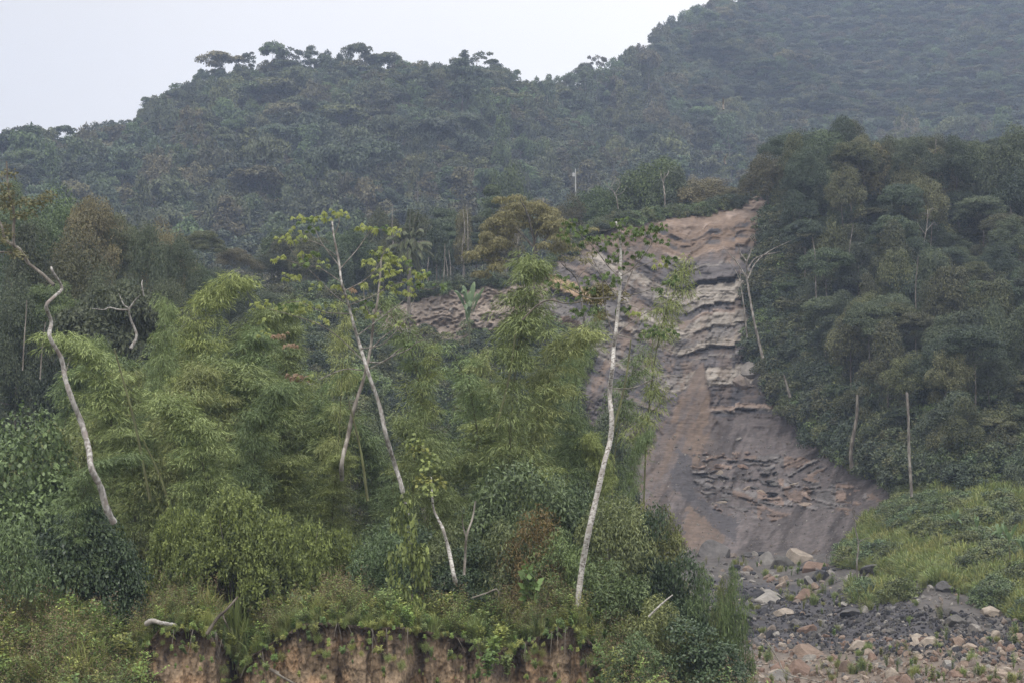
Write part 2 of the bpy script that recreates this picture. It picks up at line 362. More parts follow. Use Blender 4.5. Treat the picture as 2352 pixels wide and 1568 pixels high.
bands = [(0, TAN, 0), (498, TAN, 0), (513, RED, 0.), (524, COAL_AND_SHADE, .3), (536, RED, .1), (550, SHALE, -.3), (560, RED, .2), (572, TAN, .3), (578, SHALE, 0), (588, COAL_AND_SHADE, -.2), (593, SHALE, .3), (606, GREY, .2), (611, SHALE, .5), (628, SHALE, .8), (643, COAL_AND_SHADE, 1.2), (648, COAL_AND_SHADE, -1.6), (655, PALE, -.3), (690, PALE, .4), (698, GREY, .8), (701, COAL_AND_SHADE, -.5), (706, SHALE, -.1), (714, TAN, .1), (722, PALE, .3), (750, PALE, .8), (755, COAL_AND_SHADE, -.4), (759, GREY, .2), (780, PALE, .6), (797, GREY, .9), (801, COAL_AND_SHADE, -.5), (808, SHALE, 0.), (818, GREY, .2), (824, SHALE, .4), (842, SHALE, .5), (848, PALE, .2), (885, PALE, .6), (891, SHALE, -.2), (903, COAL_AND_SHADE, -.3), (938, TAN, .6), (948, GREY, .5), (954, COAL_AND_SHADE, -.3), (962, TALUS, 0), (2100, TALUS, 0)]  # dark bands under the overhang and in bed undercuts paint their shade
bv = np.array([b[0] for b in bands], float); bc = np.array([b[1] for b in bands]); bp = np.array([b[2] for b in bands])
idx = np.clip(np.searchsorted(bv, stc + (fbm(U / 9, Vv / 9, 6, 2) - .5) * 5, side='right') - 1, 0, len(bands) - 1)
col = bc[idx].copy()
idxg = np.clip(idx, 0, len(bands) - 1)
pro = np.interp(stc, bv, bp) * .6 * (.4 + 1.2 * fbm(U / 50, Vv / 40, 14))
pro = pro * (1 - .7 * dip) * (.5 + .5 * sstep(1560, 1600, U) * sstep(1730, 1690, U))
pro = pro + (cell(U / 34 + stc / 60, stc / 17, 15) - .5) * .55 + (vn(U / 60, stc / 2.4, 16) - .5) * .4 + (fbm(U / 80, Vv / 90, 17, 3) - .5) * 2.6 + (fbm(U / 9, Vv / 9, 27, 2) - .5) * .3
lam = vn(U / 200, stc / 1.7, 12) * .5 + vn(U / 90, stc / 4.2, 13) * .5
col *= (.70 + .6 * lam)[..., None] * (.82 + .36 * cell(U / 34 + stc / 60, stc / 17, 15))[..., None]
col = mixc(col, SHALE * (.7 + .6 * lam[..., None]), dip * sstep(560, 640, Vv) * .55 * (cell(U * 0, stc / 26, 18) > .3))
fl = nrm(np.stack([np.ones(U.shape), .35 * np.ones(U.shape)], -1))
cracks = sstep(.06, .0, np.abs(fbm(U / 16 + Vv / 40, Vv / 30, 19, 3) - .5)) * sstep(650, 670, Vv) * .35
col = col * (1 - cracks[..., None]); pro = pro - cracks * .8
# thin films and runs of brown soil washed down over the beds
run = fbm((U + .22 * (Vv - 700)) / 22, Vv / 90, 21, 5); blot = fbm(U / 26, Vv / 22, 22, 4); spk = fbm(U / 4, Vv / 4, 23, 2)
soil = (1 - .45 * sstep(650, 670, Vv) * sstep(1575, 1600, U)) * sstep(.51, .62, run * .5 + blot * .32 + .18 * spk) * sstep(960, 900, Vv) * .7
soil = np.maximum(soil, sstep(620, 560, Vv) * sstep(.40, .56, blot * .6 + run * .4) * .8)
REDV = RED * (.72 + .56 * fbm(U / 6, Vv / 6, 30)[..., None]) * (.85 + .3 * fbm(U / 30, Vv / 50, 24)[..., None])
col = mixc(col, REDV, soil); pro = pro * (1 - soil * .5)
# left scarp: broken tan rock
lf = sstep(1280, 1190, U)
col = mixc(col, np.array([.205, .168, .138]) * (.45 + 1.1 * fbm(U / 7, Vv / 5, 31, 5)[..., None]), lf)
pro = pro * (1 - lf) + lf * ((fbm(U / 40, Vv / 30, 32, 3) - .5) * 4 + (cell(U / 7 + Vv / 19, Vv / 5, 25) - .5) * .7 + (fbm(U / 6, Vv / 5, 26, 3) - .5) * 1.2)
def blob(poly, soft=8):
    uj = U + (fbm(U / 11, Vv / 11, 71, 4) - .5) * 26; vj = Vv + (fbm(U / 11, Vv / 11, 72, 4) - .5) * 18
    return inpoly(uj, vj, poly).astype(float)
for poly_, c_, p_ in (([(1262, 606), (1300, 616), (1370, 655), (1440, 700), (1430, 712), (1360, 676), (1290, 640), (1262, 628)], SHALE, -.2), ([(1262, 630), (1290, 636), (1345, 664), (1392, 690), (1380, 700), (1335, 688), (1262, 660)], np.array([.31, .215, .135]), .6), ([(1262, 662), (1330, 690), (1385, 712), (1372, 724), (1320, 706), (1262, 680)], COAL_AND_SHADE, -.5), ([(1262, 690), (1330, 712), (1400, 745), (1380, 760), (1262, 720)], GREY, .3), ([(1262, 735), (1300, 725), (1360, 755), (1350, 775), (1262, 770)], RED, .2)):
    uj = U + (fbm(U / 9, Vv / 9, 76, 2) - .5) * 6; vj = Vv + (fbm(U / 12, Vv / 9, 77, 3) - .5) * 8
    m_ = inpoly(uj, vj, poly_).astype(float); col = mixc(col, c_ * (.75 + .5 * fbm(U / 8, Vv / 3, 78)[..., None]), m_ * .9); pro = pro + m_ * p_
# scree
tal = sstep(950, 985, Vv + wob * .4 + (fbm(U / 20, Vv / 8, 73) - .5) * 30)
streak = fbm((U + .35 * (Vv - 1000)) / 16, (Vv - .3 * U) / 130, 33, 5)
tcol = TALUS * (.62 + .76 * streak[..., None]) * (.7 + .6 * fbm(U / 3.5, Vv / 3.5, 34, 2)[..., None])
br = sstep(.42, .66, fbm((U + .8 * (Vv - 1000)) / 26, (Vv) / 120, 35, 5) * .7 + .3 * spk) * sstep(1720, 1500, U + .35 * (Vv - 1000))
tcol = mixc(tcol, REDV * .66, br * .75); dkr = sstep(.5, .62, fbm((U + .6 * (Vv - 1000)) / 20, Vv / 60, 79, 4)); tcol = tcol * (1 - .38 * dkr[..., None])
col = mixc(col, tcol, tal); pro = pro * (1 - tal) + tal * ((streak - .5) * 1.2 + (fbm(U / 30, Vv / 30, 37, 4) - .5) * 1.6)
# soil cone
cx_ = 1612 - (Vv - 835) * .22; hw = 4 + (Vv - 835) * np.where(U > cx_, .42, .40)
cone = sstep(1.15, .80, np.abs(U - cx_) / np.maximum(hw, 1) + (fbm(U / 9, Vv / 9, 74, 4) - .5) * .5) * (Vv > 832) * sstep(1120, 960, Vv + (streak - .5) * 160)
cdk = sstep(.50, .64, fbm((U + .3 * Vv) / 16, Vv / 34, 75, 4)) * sstep(850, 960, Vv)
col = mixc(col, mixc(REDV * .82, TALUS * (.7 + .5 * streak[..., None]), np.clip(cdk * .8 + sstep(.45, .6, streak) * .35, 0, 1)), cone * .9); pro = pro * (1 - cone) + cone * (1.0 + (streak - .5) * .6)
low = blob([(1590, 1150), (1650, 1195), (1665, 1240), (1640, 1262), (1575, 1265), (1570, 1190)])
col = mixc(col, REDV * .8, low * (.55 + .35 * spk))
dk = blob([(1555, 1030), (1590, 1050), (1600, 1130), (1640, 1165), (1700, 1195), (1690, 1240), (1640, 1210), (1575, 1150), (1540, 1110)])
col = mixc(col, COAL_AND_SHADE * (.8 + .5 * streak[..., None]), dk * .85)
# fractured ledges showing through the scree
os_ = Vv - .26 * (U - 1640) * sstep(1085, 1150, Vv) + .45 * (U - 1760) * sstep(1740, 1800, U) * (1 - sstep(1095, 1130, Vv)) + (fbm(U / 30, Vv / 30, 38) - .5) * 14
ocm = blob([(1580, 1045), (1700, 1038), (1780, 1040), (1890, 1055), (1915, 1095), (1985, 1130), (2060, 1150), (2050, 1180), (1960, 1180), (1880, 1165), (1830, 1180), (1760, 1200), (1690, 1195), (1640, 1165), (1600, 1120)])
oc = ocm * (cell(U / 75 + os_ / 20, os_ / 11, 54) > .30) * (fbm(U / 22, Vv / 14, 55, 3) > .40)
oc = oc * (1 - sstep(.1, .0, np.abs((U - 1705 + (Vv - 1040) * .2) / 110.)) * (Vv < 1120))
ol = cell(U * 0 + os_ / 300, os_ / 4.2, 51); c2 = cell(U / 60, os_ / 13, 56)
ocol = np.where(c2[..., None] > .66, np.array([.185, .135, .108]), np.where(c2[..., None] > .3, np.array([.150, .136, .130]), np.array([.105, .096, .094]))) * (.45 + .85 * ol[..., None]) * (.7 + .6 * fbm(U / 6, Vv / 3, 52)[..., None])
col = mixc(col, ocol, oc * .92)
pro = pro + oc * ((ol - .4) * .8 + (cell(U / 40 + os_ / 9, os_ / 8, 53) - .3) * .9 + .2)
# valley floor
vf = sstep(1255, 1300, Vv + (fbm(U / 40, Vv / 40, 61) - .5) * 40)
coalz = blob([(1600, 1325), (1850, 1350), (2000, 1368), (2100, 1390), (2200, 1450), (2352, 1500), (2420, 1540), (2300, 1520), (2100, 1495), (1900, 1500), (1760, 1480), (1640, 1460)])
fcol = np.array([.088, .079, .073]) * (.6 + .8 * fbm(U / 12, Vv / 7, 62)[..., None])
fcol = fcol * (1 - coalz[..., None]) + COAL_AND_SHADE * 1.1 * coalz[..., None]
bf = sstep(1478, 1520, Vv + (fbm(U / 40, Vv / 20, 63) - .5) * 50)[..., None]
fcol = fcol * (1 - bf) + np.array([.140, .112, .090]) * (.6 + .8 * fbm(U / 9, Vv / 5, 64)[..., None]) * bf
col = col * (1 - vf[..., None]) + fcol * vf[..., None]
pro = pro * (1 - vf) + vf * (fbm(U / 40, Vv / 18, 65, 4) - .5) * 3.0
# vegetated parts: dark forest soil
veg = 1 - inpoly(U + (fbm(U / 25, Vv / 25, 66) - .5) * 30, Vv, BARE).astype(float)
col = col * (1 - veg[..., None]) + np.array([.055, .052, .034]) * veg[..., None]
pro = pro * (1 - veg) + veg * (fbm(U / 45, Vv / 45, 67, 3) - .5) * 5
Dp = D - pro * (D / 200) * sstep(1900, 1700, Vv) - (fbm(U / 190, Vv / 190, 68, 3) - .5) * 6 - (fbm(U / 7, Vv / 5, 69, 2) - .5) * .25
pts = Pa(U, Vv, Dp)
back = []
for dd, dz in [(3, .2), (18, 1.5), (50, 12), (90, 35)]:
    b = pts[:, -1].copy(); b[:, 1] += dd; b[:, 0] *= (b[:, 1] / (b[:, 1] - dd)); b[:, 2] -= dz; back.append(b)
pts = np.concatenate([pts, np.stack(back, 1)], 1); col = np.concatenate([col, np.repeat(np.array([[[.05, .05, .03]]]), len(uu), 0).repeat(4, 1)], 1)
me = mesh_np('ground', pts.reshape(-1, 3), gridfaces(len(uu), pts.shape[1]), M['slope'], smooth=False, col=np.clip(col, .01, 1).reshape(-1, 3))
tag(link('landslide_slope', me), 'bare layered landslide slope and stony valley floor', 'ground', kind='structure')

WG = (1900 - Vv[0]) / (1900 - vt[0]); UUM = uu.copy(); VVM = Vv.copy(); DPM = Dp.copy(); VTM = vt[:, 0].copy()
def Mdepth(u, v):
    """depth of the finished slope surface"""
    u = np.asarray(u, float); v = np.asarray(v, float)
    i = np.clip(np.round(np.interp(u, UUM, np.arange(len(UUM)))).astype(int), 0, len(UUM) - 1)
    w_ = np.clip((1900 - v) / (1900 - VTM[i]), 0, 1); j = np.clip(np.round(np.interp(w_, WG, np.arange(len(WG)))).astype(int), 0, len(WG) - 1)
    return DPM[i, j]
def groundM(u, d):
    i = int(np.clip(round(float(np.interp(u, UUM, np.arange(len(UUM))))), 0, len(UUM) - 1))
    return Zv(float(np.interp(d, np.maximum.accumulate(DPM[i]), VVM[i])), d)
# ---- near bank and its plateau
EU = np.array([-500, 0, 200, 270, 300, 340, 372, 430, 500, 530, 560, 640, 700, 760, 850, 940, 1000, 1090, 1150, 1220, 1280, 1320, 1350, 1380, 1400, 1450, 1560, 1800.])
EV = np.array([1700, 1660, 1620, 1560, 1505, 1490, 1446, 1440, 1448, 1500, 1520, 1470, 1432, 1428, 1440, 1440, 1452, 1472, 1490, 1470, 1440, 1440, 1470, 1500, 1540, 1600, 1640, 1660.])
BZ = -3.75
def edged(u): return 60 - 6 * sstep(330, 180, u) + (fbm(np.asarray(u) / 70., np.asarray(u) * 0, 81, 3) - .5) * 3.0 + 2.2 * np.exp(-((np.asarray(u) - 545) / 28.) ** 2) + 1.2 * np.exp(-((np.asarray(u) - 1190) / 50.) ** 2)
def groundN(u, d):
    u = np.asarray(u, float); d = np.asarray(d, float)
    ed = edged(u); ze = Pa(u, np.interp(u, EU, EV), ed)[..., 2]
    zt = BZ - sstep(1340, 1760, u) * 5.0 + (fbm(u / 60, d / 3, 82) - .5) * .7
    wl = 7 + 1 * sstep(330, 180, u); t = np.clip((d - ed) / wl, 0, 1); t = t * t * (3 - 2 * t); t = t ** .7
    return ze * (1 - t) + zt * t
uu = np.arange(-500, 1830, 2.4)
rows = []; cols = []
ed = edged(uu); evn = np.interp(uu, EU, EV) + (fbm(uu / 9, uu * 0, 83, 2) - .5) * 7
soft = sstep(300, 200, uu) + sstep(1390, 1450, uu)
top0 = Pa(uu, evn, ed)
nf = 110
for k in range(nf):               # face, from bottom to edge
    t = k / (nf - 1); z = -11.5 + (top0[:, 2] + 11.5) * t
    lean = (1 - t) * 2.4 + soft * (1 - t) * 4
    n1 = (fbm(uu / 60, z * .7, 84, 4) - .5) * 1.7 + (fbm(uu / 14, z * 4, 85, 4) - .5) * .55 + (fbm(uu / 5, z * 1.5, 80, 2) - .5) * .15
    y = ed - lean + n1 * (1 - t ** 6) + .22 * sstep(.82, .95, t) * (1 - sstep(.97, 1, t))
    rows.append(np.stack([X(uu, y), y, z], -1))
    c = np.array([.245, .180, .120]) * (.45 + 1.0 * fbm(uu / 26, z * 2.2, 86, 5)[..., None])
    org = sstep(.50, .66, fbm(uu / 40, z * 1.5, 87, 4))[..., None]; c = c * (1 - org * .5) + np.array([.33, .205, .115]) * org * .5
    hum = np.clip(sstep(.86, .96, t + (fbm(uu / 12, uu * 0, 88) - .5) * .2) * .8 + sstep(.55, .72, fbm(uu / 22, z * 2, 89, 4)) * .6, 0, 1)[..., None]
    c = c * (1 - hum) + np.array([.060, .045, .034]) * hum
    rock = (np.exp(-((uu - 335) / 26) ** 2) * sstep(.3, .5, 1 - t))[..., None]; c = c * (1 - rock) + np.array([.22, .19, .15]) * rock
    c = c * (1 - soft[:, None]) + np.array([.07, .06, .035]) * soft[:, None]
    cols.append(c)
for dd in np.concatenate([np.linspace(.25, 12, 24), np.linspace(13, 50, 26)]):
    y = ed + dd; z = groundN(uu, y); rows.append(np.stack([X(uu, y), y, z - .15 * (dd > 30) * (dd - 30)], -1))
    cols.append(np.array([.055, .05, .03]) * (.7 + .6 * fbm(uu / 10, y, 90)[..., None]))
pts = np.stack(rows, 1); cc = np.stack(cols, 1)
me = mesh_np('bank', pts.reshape(-1, 3), gridfaces(len(uu), pts.shape[1]), M['bank'], col=np.clip(cc, .01, 1).reshape(-1, 3), smooth=True)
tag(link('earth_bank', me), 'eroded earth bank with its overgrown top in the foreground', 'ground', kind='structure')

# valley ground below everything, reaching past the sides
xs = np.linspace(-1500, 1500, 40); ys = np.linspace(-60, 2200, 40)
XX, YY = np.meshgrid(xs, ys, indexing='ij')
gz = -13 + (fbm(XX / 60, YY / 60, 91) - .5) * 1.0 - sstep(300, 400, YY) * 30 - 3
me = mesh_np('valley', np.stack([XX, YY, gz], -1).reshape(-1, 3), gridfaces(40, 40), M['slope'], smooth=True, col=np.full((1600, 3), .12))
tag(link('valley_floor', me), 'stony river valley floor', 'ground', kind='structure')

# ------------------------------------------------------------------ plant builders
rng = np.random.default_rng(11)
def rdir(n, r=None):
    r = r or rng; a = r.normal(size=(n, 3)); return nrm(a)
def connect(tub, base_path, targets, r0, sides=5, sag=.0, maxd=9e9, low=.0, seed=0, step=6):
    """grow limbs from a trunk path to the targets: each joins the nearest point of the tree that is nearer the root"""
    r = np.random.default_rng(seed)
    nodes = [np.asarray(p, float) for p in base_path]; rad = list(np.linspace(r0, r0 * .35, len(nodes)))
    tr = np.asarray(targets, float); root = nodes[0]
    order = np.argsort([min(np.linalg.norm(t - n) for n in nodes[len(nodes) // 3:]) for t in tr])
    for k in order:
        t = tr[k]; best = None
        for i, n in enumerate(nodes):
            if i < len(base_path) * low: continue
            dv = t - n; dist = np.linalg.norm(dv)
            pen = dist * (1.35 if dv[2] < .15 * dist else 1.0) + (np.linalg.norm(n - root) > np.linalg.norm(t - root)) * dist * .8
            if best is None or pen < best[0]: best = (pen, i)
        i = best[1]; a = nodes[i]; dist = np.linalg.norm(t - a)
        mid = a * .5 + t * .5 + np.array([0, 0, -dist * .10 - sag * dist]) + r.normal(size=3) * dist * .05
        ps = smooth_path([a, mid, t], 4); rr = max(rad[i] * .55, r0 * .05)
        tub.add(ps, [rr, rr * .75, max(rr * .35, r0 * .03)], sides)
        for q in ps[2:]: nodes.append(q); rad.append(rr * .7)

def clump_leaves(lv, c, rc, n, L, W, r, flat=.7, down=.25, tint0=.5, cone=None):
    d = rdir(n, r); d[:, 2] = np.where(d[:, 2] < -.35, -d[:, 2], d[:, 2])
    rad = rc * r.uniform(.6, 1.08, n)[:, None]
    p = c + d * rad * np.array([1, 1, flat])
    N = nrm(d * .8 + np.array([0, 0, .55]) + r.normal(size=(n, 3)) * .45)
    D = nrm(np.cross(N, rdir(n, r)) + d * .4 + np.array([0, 0, -down]))
    s = r.uniform(.7, 1.3, n)
    lv.add(p, D, N, L * s, W * s, np.clip(tint0 + r.normal(size=n) * .22, 0, 1))

def crown_tree(name, seed, H, R, style='round', nclump=22, nleaf=5000, L=.5, W=.32, leaf='forest', bark='bark', r0=.22):
    r = np.random.default_rng(seed); lv = Leaves(); tb = Tubes()
    cs = []
    while len(cs) < nclump:
        a = r.uniform(0, 2 * np.pi); q = r.uniform(0, 1) ** .5
        x, y = q * R * np.cos(a), q * R * np.sin(a)
        if style == 'round': h = H - R * .45 - R * .75 * (q ** 2) - r.uniform(0, 1) ** 2 * R * .7
        elif style == 'umbrella': h = H * .93 - H * .12 * q ** 2 - r.uniform(0, 1) ** 2 * H * .14
        elif style == 'tall': x *= .6; y *= .6; h = H * r.uniform(.35, .93); x *= 1.25 - h / H; y *= 1.25 - h / H
        elif style == 'layer': k = r.integers(0, 5); h = H * (.45 + .12 * k); sc2 = 1.1 - .2 * k; x *= sc2; y *= sc2
        elif style == 'drape': h = H * (.95 - .8 * q ** 1.6 * r.uniform(.5, 1))
        elif style == 'bush': h = H * .82 - H * .45 * q ** 2 - r.uniform(0, 1) ** 1.5 * H * .45
        else: h = H - R * .3 - r.uniform(0, 1) * R * 1.6
        if style in ('round', 'bush', 'drape', 'umbrella') and any(np.linalg.norm(np.array([x, y, h]) - c) < R * .2 for c in cs) and r.uniform() < .75: continue
        cs.append(np.array([x, y, max(h, H * .08)]))
    cs = np.array(cs)
    fl = {'umbrella': .45, 'layer': .35, 'sparse': .6}.get(style, .88)
    k0 = {'umbrella': .30, 'layer': .36, 'sparse': .23, 'tall': .34}.get(style, .34)
    per = nleaf // nclump
    for c in cs:
        rc = R * k0 * r.uniform(.7, 1.3)
        clump_leaves(lv, c, rc, int(per * r.uniform(.75, 1.25)), L, W, r, fl, tint0=r.uniform(.32, .62))
    if style == 'drape':
        for k in range(nclump):
            c = cs[r.integers(len(cs))]; a = r.uniform(0, 6.28); ln = c[2] * r.uniform(.4, .9); m = int(70 * ln / H) + 12
            p = np.array([c[0] + math.cos(a) * R * .3, c[1] + math.sin(a) * R * .3, c[2]]) - np.outer(np.linspace(0, 1, m), [0, 0, ln]) + r.normal(size=(m, 3)) * .22
            lv.add(p, nrm(r.normal(size=(m, 3)) * .5 + [0, 0, -1]), rdir(m, r), L, W, np.clip(r.normal(.4, .2, m), 0, 1))
    lean = r.normal(size=2) * .05 * H
    top = cs[:, 2].max()
    th = {'round': .72, 'umbrella': .72, 'tall': .9, 'layer': .92, 'drape': .8, 'bush': .35}.get(style, .8) * top
    tp = smooth_path([(0, 0, -1.0), (lean[0] * .2, lean[1] * .2, th * .3), (lean[0] * .7, lean[1] * .5, th * .65), (lean[0] * .6, lean[1], th)], 3)
    tb.add(tp, [r0 * 1.25, r0, r0 * .8, r0 * .4], 7)
    connect(tb, tp[4 if style != 'bush' else 1:], cs, r0 * .75, 4, seed=seed)
    return tb.mesh(name + '_trunk', M[bark]), lv.mesh(name + '_crown', M[leaf])

def leafset(proto):          # proto = dict of part name -> mesh, height, width
    return proto
class Kind:
    """a plant kind: named part meshes and its nominal height and width"""
    def __init__(s, name, parts, H, Wd): s.name = name; s.parts = parts; s.H = H; s.W = Wd; s.src = None
def thing(kind, loc, scale, rot, label, cat, group=None, name=None, tilt=(0, 0)):
    e = empty(name or kind.name, loc, label, cat, group)
    e.rotation_euler = (tilt[0], tilt[1], rot); e.scale = scale
    kids = [link(pn, me, e) for pn, me in kind.parts]
    if kind.src is None: kind.src = kids
    return e
def put(kind, u, d, vtop, wdp, ground, label, cat, group=None, rot=None, name=None, sink=.3, tilt=(0, 0), r=random):
    """stand a plant on the ground at column u, depth d, its top at picture height vtop, crown wdp wide"""
    z = float(ground(u, d)) - sink; h = Zv(vtop, d) - z
    sz = max(h, .3) / kind.H; sx_ = wdp * d * T / 1176 / kind.W
    return thing(kind, (X(u, d), d, z), (sx_, sx_, sz), r.uniform(0, 6.28) if rot is None else rot, label, cat, group, name, tilt)
random.seed(5)

def gn_scatter(name, kinds, pos, rot, scl, idx, label, cat):
    """one 'stuff' object: instances of the plant kinds on points"""
    idx = np.asarray(idx); pos = np.asarray(pos, float); rot = np.asarray(rot, float); scl = np.asarray(scl, float)
    for i, k in enumerate(kinds):            # a kind not yet standing anywhere becomes a thing of its own first
        if k.src is None:
            j = int(np.argmax(idx == i)); e = thing(k, tuple(pos[j]), tuple(scl[j]), float(rot[j][2]), ['first', 'second', 'third', 'fourth', 'fifth', 'sixth'][i % 6] + ' ' + k.name.replace('_', ' ') + ' singled out in the ' + ' '.join(label.split()[:8]), k.name.split('_')[0])
    me = bpy.data.meshes.new(name); n = len(pos)
    me.vertices.add(n); me.vertices.foreach_set('co', np.asarray(pos, np.float32).ravel())
    a = me.attributes.new('rot', 'FLOAT_VECTOR', 'POINT'); a.data.foreach_set('vector', np.asarray(rot, np.float32).ravel())
    a = me.attributes.new('scl', 'FLOAT_VECTOR', 'POINT'); a.data.foreach_set('vector', np.asarray(scl, np.float32).ravel())
    a = me.attributes.new('pick', 'INT', 'POINT'); a.data.foreach_set('value', np.asarray(idx, np.int32))
    o = link(name, me); tag(o, label, cat, kind='stuff')
    g = bpy.data.node_groups.new(name, 'GeometryNodeTree')
    g.interface.new_socket('Geometry', in_out='INPUT', socket_type='NodeSocketGeometry')
    g.interface.new_socket('Geometry', in_out='OUTPUT', socket_type='NodeSocketGeometry')
    gi = g.nodes.new('NodeGroupInput'); go = g.nodes.new('NodeGroupOutput'); L = g.links.new
    jo = g.nodes.new('GeometryNodeJoinGeometry')
    for k in reversed(kinds):
        j = g.nodes.new('GeometryNodeJoinGeometry')
        for src in k.src:
            oi = g.nodes.new('GeometryNodeObjectInfo'); oi.inputs['Object'].default_value = src; oi.transform_space = 'ORIGINAL'
            L(oi.outputs['Geometry'], j.inputs[0])
        gg = g.nodes.new('GeometryNodeGeometryToInstance'); L(j.outputs[0], gg.inputs[0]); L(gg.outputs[0], jo.inputs[0])
    ip = g.nodes.new('GeometryNodeInstanceOnPoints'); L(gi.outputs[0], ip.inputs['Points']); L(jo.outputs[0], ip.inputs['Instance'])
    ip.inputs['Pick Instance'].default_value = True
    for at, ty, so in (('rot', 'FLOAT_VECTOR', 'Rotation'), ('scl', 'FLOAT_VECTOR', 'Scale'), ('pick', 'INT', 'Instance Index')):
        na = g.nodes.new('GeometryNodeInputNamedAttribute'); na.data_type = ty; na.inputs['Name'].default_value = at
        L([x for x in na.outputs if x.enabled][0], ip.inputs[so])
    L(ip.outputs[0], go.inputs[0])
    md = o.modifiers.new('scatter', 'NODES'); md.node_group = g
    return o

# ------------------------------------------------------------------ forest kinds
FAR = []
for i, (stl, H, R) in enumerate([('round', 10, 4.6), ('umbrella', 11, 5.2), ('round', 9, 4.0), ('tall', 12, 4.2), ('layer', 12, 4.4), ('bush', 7, 4.4), ('sparse', 12, 4.4), ('umbrella', 9, 4.6)]):
    t, c = crown_tree('hill_tree', 100 + i, H, R, stl, 20, 4600 if stl != 'sparse' else 2600, .55, .36, 'far', 'palebark' if i in (3, 6) else 'bark', .16)
    FAR.append(Kind('hill_tree', [('trunk', t), ('crown', c)], H, 2 * R))
MID = []
for i, (stl, H, R) in enumerate([('round', 12, 4.8), ('umbrella', 12, 5.2), ('drape', 11, 4.0), ('tall', 13, 4.6), ('layer', 12, 4.4), ('round', 11, 4.2), ('bush', 9, 4.4), ('round', 8.5, 5.0)]):
    t, c = crown_tree('slope_tree', 200 + i, H, R, stl, 32, 15000, .30, .19, 'forest', 'palebark' if i in (1, 3) else 'bark', .18)
    MID.append(Kind('slope_tree', [('trunk', t), ('crown', c)], H, 2 * R))
LEFTW = []
for i, (stl, H, R) in enumerate([('round', 19, 4.6), ('round', 16, 4.8), ('drape', 15, 4.6), ('umbrella', 19, 4.8)]):
    t, c = crown_tree('wood_tree', 250 + i, H, R, stl, 36, 27000, .19, .12, 'forest', 'bark', .16)
    LEFTW.append(Kind('wood_tree', [('trunk', t), ('crown', c)], H, 2 * R))
SPUR = []
for i, (stl, H, R) in enumerate([('drape', 15, 4.4), ('round', 16, 4.4), ('round', 12, 4.2), ('bush', 9, 4.6), ('umbrella', 16, 4.6)]):
    t, c = crown_tree('vine_clad_tree', 300 + i, H, R, stl, 34, 17000, .27, .17, 'spur', 'bark', .18)
    SPUR.append(Kind('vine_clad_tree', [('trunk', t), ('crown', c)], H, 2 * R))
SHR = []
for i, (mt, H, R) in enumerate([('shrub', 2.2, 1.5), ('spur', 2.4, 1.7), ('shrub', 1.8, 1.3)]):
    t, c = crown_tree('shrub', 400 + i, H, R, 'bush', 12, 2600, .17, .10, mt, 'twig', .04)
    SHR.append(Kind('shrub', [('stem', t), ('foliage', c)], H, 2 * R))

LOOKF = ['round-crowned', 'umbrella-crowned', 'small rounded', 'narrow tall', 'tiered', 'low bushy', 'open-crowned', 'flat-topped']
LOOKM = ['large round-crowned', 'umbrella-crowned', 'vine-draped', 'tall narrow', 'tiered', 'dense rounded']
LOOKS = ['vine-draped', 'round-crowned', 'low domed', 'bushy', 'tall flat-crowned']
LMF = [(475, 345, 'the small pale-roofed hut'), (1170, 250, 'the far banana plantation'), (1165, 380, 'the big domed tree'), (1226, 413, 'the tiny white shed'), (1322, 400, 'the white utility pole'), (500, 170, 'the hilltop umbrella tree'), (820, 140, 'the fan-crowned hilltop tree'), (1500, 330, 'the dark crest tree'), (100, 330, 'the low left ridge'), (130, 420, 'the dark left-hand wood'), (720, 500, 'the yellow-green leaved tree'), (940, 470, 'the shaggy palm'), (1210, 460, 'the olive green tree'), (1640, 400, 'the crest umbrella tree'), (800, 330, 'the pale bushy patch mid-hill'), (350, 480, 'the top of the left-hand wood'), (1215, 200, 'the gap in the skyline')]
LMS = [(2160, 380, 'the row of thin pale trunks'), (2130, 520, 'the dead tree with curling twigs'), (2106, 650, 'the dark slender trunk'), (2088, 1000, 'the straight grey dead trunk'), (1735, 700, 'the leaning forked trunk'), (1808, 890, 'the pale broken stump'), (1968, 960, 'the trunk wrapped in hanging vines'), (1872, 590, 'the curved grey trunk'), (1956, 545, 'the short grey trunk'), (2300, 1150, 'the banana plants'), (2340, 480, 'the right edge of the photo'), (2340, 850, 'the photo edge above the grass'), (1790, 430, 'the top end of the reddish scar')]
def near_label(look, noun, u, v, lms):
    q = min(lms, key=lambda l: math.hypot(l[0] - u, (l[1] - v) * 1.3)); du, dv = u - q[0], v - q[1]
    q = min(lms, key=lambda l: math.hypot(l[0] - u, (l[1] - v) * 1.3) + 300 * (math.hypot(l[0] - u, l[1] - v) < 1)); du, dv = u - q[0], v - q[1]
    side = ('above ' if dv < 0 else 'below ') if abs(dv) > abs(du) * 1.2 else ('left of ' if du < 0 else 'right of ')
    if min(abs(du), abs(dv)) > .5 * max(abs(du), abs(dv)): side = ('up' if dv < 0 else 'down') + '-' + ('left' if du < 0 else 'right') + ' of '
    if math.hypot(du, dv) > 130: side = 'further ' + side
    return look + ' ' + noun + ' ' + side + q[2]
# ------------------------------------------------------------------ far hill forest
rf = np.random.default_rng(77)
def jgrid(u0, u1, v0, v1, du, dv, r):
    a, b = np.meshgrid(np.arange(u0, u1, du), np.arange(v0, v1, dv), indexing='ij')
    return (a + r.uniform(-.5, .5, a.shape) * du).ravel(), (b + r.uniform(-.5, .5, b.shape) * dv).ravel()
def Fpoint(u, v):
    d = Fdepth(u, v) + Fbump(u, v) * sstep(0, 60, v - np.interp(u, FU, FV)); return Pa(u, v, d)
